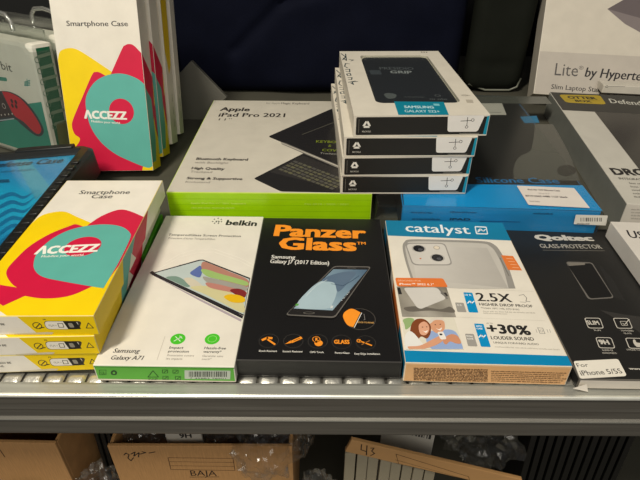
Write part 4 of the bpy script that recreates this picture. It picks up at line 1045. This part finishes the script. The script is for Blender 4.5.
for a in ((12, 101), (16, 102), (12.6, 105.6), (16.4, 106.4)): P.ell(a, .0022, .0024, (60, 16, 26), 7, 10)
P.ring((4, 106), .003, .003, .0007, (190, 180, 176), 7)
for k in range(5): P.ell((-2 + 3.6 * k, 115.4 - .4 * k), .0010, .0010, (214, 206, 196), 7, 8)
P.obj('controller_picture', root, None, 'printed red and dark handheld game controller')
P = Print(F['right'])
for k in range(7):
    y0 = 50 + 11.2 * k; xo = 35 + k * 2.9
    a = F['right'].px(xo + 1.4, y0 + 5.6); b = F['right'].px(xo + 16, y0 + 1.5)
    a2, b2 = F['right'].px(xo + 1.4, y0 + 9), F['right'].px(xo + 16, y0 + 5)
    P.rrect([tuple(a), tuple(b), tuple(b2), tuple(a2)], .002, (136, 158, 132), 1, 'uv'); P.ring(Vector((a.x - .004 if a.x > .01 else a.x, (a.y + a2.y) / 2)), .003, .0028, .0007, (120, 150, 124), 1, 16)
P.rrect([tuple(F['right'].px(*p)) for p in ((56, 124), (68, 120), (72, 150), (60, 150))], .003, (110, 112, 60), 1, 'uv')
P.obj('feature_list', root, None, 'column of small icons with text bars')
bm = bmesh.new(); bmesh.ops.create_cube(bm, size=1)
for v in bm.verts: v.co = Vector((-.006 + (v.co.x + .5) * (cw + .014), (v.co.y + .5) * (ch + .011), -.003 + (v.co.z + .5) * (ct + .006)))
bmesh.ops.bevel(bm, geom=[e for e in bm.edges if abs((e.verts[0].co - e.verts[1].co).normalized().z) > .9], offset=.018, segments=5, affect='EDGES')
bmesh.ops.bevel(bm, geom=[e for e in bm.edges if e.calc_face_angle(0) > .8], offset=.002, segments=2, affect='EDGES')
finish('clear_shell', bm, clear('blister_plastic', refl=.02, rough=.2, haze=.045), root, False)
hx = cw - .062
pts = [(hx - .020, ch + .006, .010), (hx - .019, ch + .015, .010), (hx - .013, ch + .0205, .010), (hx, ch + .022, .010), (hx + .013, ch + .0205, .010), (hx + .019, ch + .015, .010), (hx + .020, ch + .006, .010)]
finish('hanging_handle', tube(pts, .0022, 8), clear('handle_plastic', refl=.12, rough=.2, haze=.22), root, True)
c = copy_tree(root); c['label'] = 'rear clear plastic blister pack, only its grey rim and hanging handle showing'
c.location = (-.3829 + .008, .585 + .034, .0004)
for ch_ in c.children:
    if ch_.name.startswith('hanging_handle'): ch_.location.x += .034
# ================================================================== leaning grey card, soft bags at the back
root, F, body = make_box('flat_box', 'plain grey-white flat box leaning crookedly behind the standing boxes', 'box',
    (-.206, .650, .0), 0, .060, .085, .010, {'all': (92, 90, 82)}, tilt=84, rough=.6)
root.rotation_euler = (Matrix.Rotation(math.radians(80), 4, 'X') @ Matrix.Rotation(math.radians(-47), 4, 'Z')).to_euler()
root.location = (-.222, .652, .012)
P = Print(faces_of(root, .06, .085, .01)['top']); P.line([(.02, .03), (.05, .035)], .0006, (90, 88, 82), 1, 'uv'); P.obj('fold_line', root)

def soft_box(name, x0, x1, y0, y1, z0, z1, rad, m_, amp, sc, creases=(), parent=None, org=(0, 0, 0), nx=64, ny=56):
    """upright soft pouch: rounded slab, front face pushed by folds"""
    from mathutils import noise
    bm = bmesh.new()
    W, Hh, D = x1 - x0, z1 - z0, y1 - y0
    def sd(u, v):
        dx = max(abs(u - .5) * W - (W / 2 - rad), 0); dz = max(abs(v - .5) * Hh - (Hh / 2 - rad), 0)
        return math.hypot(dx, dz) / rad
    front, back = [], []
    for j in range(ny + 1):
        fr, bk = [], []
        for i in range(nx + 1):
            u, v = i / nx, j / ny
            # square -> rounded outline
            X, Z = (u - .5) * W, (v - .5) * Hh
            dx = max(abs(X) - (W / 2 - rad), 0); dz = max(abs(Z) - (Hh / 2 - rad), 0)
            if dx and dz:
                l = math.hypot(dx, dz); mx_ = max(dx, dz); kx = mx_ / l; X = math.copysign(W / 2 - rad + dx * kx, X); Z = math.copysign(Hh / 2 - rad + dz * kx, Z)
            ed = min(W / 2 - abs(X), Hh / 2 - abs(Z)) if not (dx and dz) else rad - math.hypot(abs(X) - (W / 2 - rad), abs(Z) - (Hh / 2 - rad))
            ed = max(ed, 0); b_ = D / 2 * (1 - (1 - min(ed / (D * .6), 1)) ** 2) ** .5
            n_ = noise.noise(Vector((X * sc, Z * sc, 1.3))) * amp + noise.noise(Vector((X * sc * 3, Z * sc * 3, 4.1))) * amp * .35
            for (ax, az, bx, bz, w, dpt) in creases:
                P0 = Vector((ax, az)); P1 = Vector((bx, bz)); Q = Vector((X + (x0 + x1) / 2, Z + (z0 + z1) / 2)); t = max(0, min(1, (Q - P0).dot(P1 - P0) / (P1 - P0).length_squared))
                dd = (Q - P0 - (P1 - P0) * t).length; n_ -= dpt * math.exp(-(dd / w) ** 2)
            yc = (y0 + y1) / 2
            fr.append(bm.verts.new((X + (x0 + x1) / 2 - org[0], yc - b_ - n_ * min(ed / rad * 2, 1) - org[1], Z + (z0 + z1) / 2 - org[2])))
            bk.append(fr[-1] if (i in (0, nx) or j in (0, ny)) else bm.verts.new((X + (x0 + x1) / 2 - org[0], yc + b_ - org[1], Z + (z0 + z1) / 2 - org[2])))
        front.append(fr); back.append(bk)
    for j in range(ny):
        for i in range(nx):
            bm.faces.new((front[j][i], front[j][i + 1], front[j + 1][i + 1], front[j + 1][i]))
            try: bm.faces.new((back[j][i + 1], back[j][i], back[j + 1][i], back[j + 1][i + 1]))
            except ValueError: pass
    return finish(name, bm, m_, parent, True)
NAVY = mat('navy_fabric', (12, 15, 30), rough=.8, noise=.10, nscale=40, bump=.12, bscale=500, spec=.08)
BLK = mat('black_neoprene', (26, 28, 23), rough=.7, noise=.08, nscale=30, bump=.1, bscale=600, spec=.1)
rt = empty('laptop_sleeve', (0, .755, .0)); tag(rt, 'dark navy padded fabric sleeve standing at the back behind the boxes', 'sleeve')
cr_ = [(.02, .145, -.05, .125, .007, .006), (-.05, .125, -.12, .060, .006, .006), (.02, .145, .03, .24, .006, .004), (.08, .27, .19, .12, .006, .005)]
soft_box('padded_body', -.212, .197, .735, .775, 0, .34, .02, NAVY, .010, 6, cr_, rt, (0, .755, 0))
bm = tube([(-.198 + .0, .733, .015), (-.2, .731, .10), (-.198, .733, .30)], .0012, 6)
o = finish('seam', bm, NAVY, rt, True); o.location = (0, -.755, 0)
rt = empty('laptop_sleeve', (.26, .745, 0)); tag(rt, 'black neoprene case with a rounded lower corner, standing beside the laptop stand box', 'sleeve')
soft_box('padded_body', .2075, .2925, .748, .780, 0, .34, .022, BLK, .003, 9, [(.2, .045, .32, .035, .003, .0015)], rt, (.26, .745, 0), 40, 50)
o = finish('edge_highlight', tube([(.215, .7535, .012), (.24, .7525, .0035), (.275, .7525, .0035), (.286, .7535, .008), (.290, .755, .02)], .0016, 6), mat('grey_highlight', (120, 122, 110), rough=.4), rt, True); o.location = (-.26, -.745, 0)  # grey tube standing in for the highlight along the lower edge and corner

# ================================================================== things on the lower shelf
CB = mat('cardboard', (196, 148, 94), rough=.75, noise=.10, nscale=25, stretch=(40, 3, 3), bump=.08, bscale=40)
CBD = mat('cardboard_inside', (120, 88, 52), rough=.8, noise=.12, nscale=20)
def open_carton(label, a, b, ztop, depth, hgt, yaw, writer=None):
    p0, p1 = ground(a[0], a[1], ztop), ground(b[0], b[1], ztop)
    W = (p1 - p0).length; yaw = math.atan2(p1.y - p0.y, p1.x - p0.x)
    root = empty('cardboard_box', (p0.x, p0.y, ztop - hgt), (0, 0, yaw)); tag(root, label, 'cardboard box', None)
    t = .0028
    for nm, bx in (('front_wall', (0, 0, W, t)), ('back_wall', (0, depth - t, W, depth)), ('side_wall', (0, t, t, depth - t)), ('side_wall', (W - t, t, W, depth - t))):
        bm = bmesh.new(); box_bm(bm, bx[0], bx[1], 0 if nm != 'base' else 0, bx[2], bx[3], hgt - (0 if nm == 'front_wall' else .002), bevel=.0006); finish(nm, bm, CB, root)
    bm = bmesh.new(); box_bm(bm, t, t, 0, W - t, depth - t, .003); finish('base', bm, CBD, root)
    return root, {'front': Face(root, (0, 0, 0), (1, 0, 0), (0, 0, 1))}, W
ZT = -.105
INKC = (84, 58, 34)
root, F, W = open_carton('open brown cardboard box below the shelf, under the yellow box stack', (-40, 441.5), (55, 443.4), ZT, .16, .165, 0)
P = Print(F['front']); P.line([(-2, 447), (5, 457)], .0008, INKC); P.obj('pen_mark', root)
root, F, W = open_carton('wide open cardboard box below the shelf, with a small printed table and BAJA written', (107, 446), (292, 446.6), ZT, .16, .165, 0)
P = Print(F['front'])
P.line([(168, 457.6), (233, 458.4), (235, 470.4), (171, 469.4)], .0005, INKC, closed=True); P.line([(169, 461.6), (234, 462.4)], .0004, INKC); P.line([(170, 465.6), (234.4, 466.4)], .0004, INKC)
P.obj('printed_table', root)
P = Print(F['front']); pen = (52, 40, 30)
P.text('BAJA', (191, 475.6), (217, 475.8), 5.6, pen, bold=-.005); P.line([(190, 477), (219, 476.8)], .0006, pen)
P.line([(124, 455), (126, 453), (129, 454.6), (128, 458), (131, 460.6), (133.6, 457.6)], .0009, pen); P.line([(131, 454), (135, 452), (134, 456), (139, 452.6), (138.6, 457)], .0009, pen); P.line([(140, 454), (146, 452.6), (142, 451.6)], .0009, pen); P.line([(149, 453), (155, 451.8)], .0009, pen)
P.obj('handwriting', root)
# right: crooked cardboard tray standing on a row of white packets
p0, p1 = ground(345, 440, -.11), ground(480, 482, -.11)
zt = -.112
a = at_y(345.6, 439.6, .245); 
p0 = ground(345.6, 439.2, zt); p1 = ground(484, 479, zt)
yaw = math.degrees(math.atan2(p1.y - p0.y, p1.x - p0.x)); Wd = (p1 - p0).length * 1.25
hh = .0165
root, F, body = make_box('cardboard_flap', 'long cardboard flap slanting down below the shelf, with 43 written on it', 'cardboard',
    (p0.x, p0.y, zt - hh), -3, Wd * 1.12, .0035, hh, {'all': (204, 156, 100)}, rolly=16.5, rough=.75, body='flap')
P = Print(F['front'])
P.line([(396, 454), (468.5, 476.6), (468, 482), (394, 470.5)], .0005, INKC, closed=True); P.line([(395.4, 459.8), (468, 480)], .0004, INKC); P.line([(395, 465), (450, 482)], .0004, INKC)
P.obj('printed_table', root)
P = Print(F['front']); P.line([(361.6, 444.4), (361, 449.6), (366, 451.4)], .0009, pen); P.line([(367, 445.6), (366.4, 455)], .0009, pen); P.line([(370.6, 448), (374, 448), (371.6, 451), (374.6, 453.4), (370.6, 455.6)], .0009, pen); P.obj('handwriting', root)
rootR = root
d = Vector((1, -.03, 0)); yaw = -2
proto = None
for k in range(8):
    q = p0 + d * (.0005 + .0098 * k)
    if proto is None:
        proto, F, b_ = make_box('white_packet', 'white packet edge standing in the row under the slanting cardboard flap', 'packet', (q.x, q.y, -.27), yaw,   .0088, .007, .27 + zt - hh - .0002, {'all': (168, 158, 134)}, group='white packets under the slanting flap')
        proto.children[0].name = 'wrapper'; c = proto
    else: c = copy_tree(proto)
    c.location = (q.x + .0005 * (k % 2), p0.y + .003 + .0012 * (k % 3), -.27); c.scale = (1, 1, 1 - (.004 + .0098 * (k + 1) * math.tan(math.radians(16.5))) / (.27 + zt - hh))
# striped white card behind the tray
root, F, body = make_box('printed_card', 'white card with black barcode stripes poking up behind the slanting flap', 'card', tuple(ground(388, 447, -.125) + Vector((0, .035, -.145))), -14, .046, .004, .180, {'all': (206, 202, 192)})
P = Print(F['front']); r = random.Random(5); x = .002
while x < .043: w = r.uniform(.0006, .002); P.poly([(x, .12), (x + w, .12), (x + w, .176), (x, .176)], (60, 58, 54), 1, 'uv'); x += w + r.uniform(.0006, .002)
P.obj('barcode', root)
# white label card in middle box
root, F, body = make_box('printed_card', 'small white card standing inside the wide cardboard box', 'card', tuple(ground(160, 444, -.10) + Vector((0, .012, -.160))), 2, .028, .003, .162, {'all': (200, 196, 186)})
P = Print(F['front']); P.text('9H', (.011, .150), (.020, .150), .006, (40, 40, 40), mode='uv', bold=.03); P.obj('printed_text', root)
# dark packets standing in rows
DK = [(72, 448, 5, 16), (556, 446, 12, 9.6)]
for gi, (x, y, n, st) in enumerate(DK):
    proto = None
    for k in range(n):
        q = ground(x + (k * (6.4 if gi == 0 else 9.5)), y, -.12)
        if proto is None:
            nm = ('dark packet edge in the row between the two open cardboard boxes', 'black packet edge in the dark row under the flat black pack')[gi]
            proto, F, b_ = make_box('dark_packet', nm, 'packet', (q.x, q.y + .02, -.27), (0, 0)[gi], .0035 if gi == 0 else .0052, .11, .150, {'all': (20, 19, 16), 'edge': (23, 22, 18)}, group=('dark packets between the cardboard boxes', 'black packets at the lower right')[gi], tilt=0)
            proto.children[0].name = 'wrapper'; c = proto
        else: c = copy_tree(proto)
        c.location = (q.x, q.y + .02, -.27); c.rotation_euler = (0, math.radians(3 if gi == 0 else -4), 0)
# crumpled clear plastic bags
BAG = [clear('crumpled_plastic', refl=.03, rough=.16, haze=.025, bump=.7, bscale=28, tint=(246, 246, 244))]
def bag(label, x, y, z, w, d, h, seed, rot=0, back=.03):
    from mathutils import noise
    c = ground(x, y, z) + Vector((0, back, 0))
    root = empty('plastic_bag', (c.x, c.y, z - h), (0, 0, math.radians(rot))); tag(root, label, 'plastic bag', None)
    bm = bmesh.new(); bmesh.ops.create_icosphere(bm, subdivisions=4, radius=1)
    for v in bm.verts:
        p = v.co.copy(); n_ = noise.noise(p * 2.2 + Vector((seed, 0, 0))) * .30 + noise.noise(p * 5 + Vector((0, seed, 0))) * .16
        rd = abs(noise.noise(p * 3.3 + Vector((seed, seed, 1)))) * .35
        p *= 1 + n_ - rd
        v.co = Vector((p.x * w / 2, p.y * d / 2, max(p.z, -1) * h / 2 + h / 2))
    finish('film', bm, BAG[0], root, False)
    return root
bag('crumpled clear plastic bag spilling over the rim of the wide cardboard box', 262, 446, -.092, .050, .040, .050, 1.2, 0, .012)
bag('small clear plastic bag inside the wide cardboard box, above its printed table', 214, 446, -.10, .045, .04, .040, 3.9)
bag('clear plastic bag inside the wide cardboard box, above the handwriting', 135, 446, -.10, .05, .04, .040, 9.3)
bag('clear rolled plastic bag end sticking out beside the wide cardboard box', 300, 448, -.095, .020, .03, .045, 5.1)
bag('crumpled clear bag lying low between the two open cardboard boxes', 90, 474, -.150, .040, .04, .06, 6.7, 0, 0)
bag('clear plastic bag bulging in front of the cardboard box under the yellow stack', 16, 474, -.132, .045, .025, .05, 2.6, 0, -.016)
bag('clear plastic wrap inside the cardboard box under the yellow stack', 20, 442, -.10, .060, .05, .035, 8.2, 0, .055)
bag('crumpled bag between the wide cardboard box and the slanting flap', 318, 477, -.15, .035, .035, .05, 4.4, 0, 0)
bag('large crumpled dark clear bag between the slanting flap and the black packets', 505, 452, -.11, .070, .05, .08, 7.5, -25, .045)

# ------------------------------------------------------------------ light
def area(name, loc, target, sx, sy, power, col):
    l = bpy.data.lights.new(name, 'AREA'); l.shape = 'RECTANGLE'; l.size = sx; l.size_y = sy; l.energy = power; l.color = col
    o = bpy.data.objects.new(name, l); COL.objects.link(o); o.location = loc
    o.rotation_euler = (Vector(target) - Vector(loc)).to_track_quat('-Z', 'Y').to_euler(); return o
area('ceiling_light', (-.52, -.35, 1.55), (0, .35, 0), .14, .5, 28.5, (1, .925, .775))
area('front_fill_light', (.25, -1.1, 1.1), (0, .3, 0), 1.6, .5, 9.5, (1, .935, .81))  # added wide fill, brightens the front faces
w = bpy.data.worlds.new('world'); scene.world = w; w.use_nodes = True
w.node_tree.nodes['Background'].inputs[0].default_value = (.9, .93, 1, 1); w.node_tree.nodes['Background'].inputs[1].default_value = .13
scene.view_settings.view_transform = 'Standard'; scene.view_settings.look = 'None'; scene.view_settings.exposure = 0
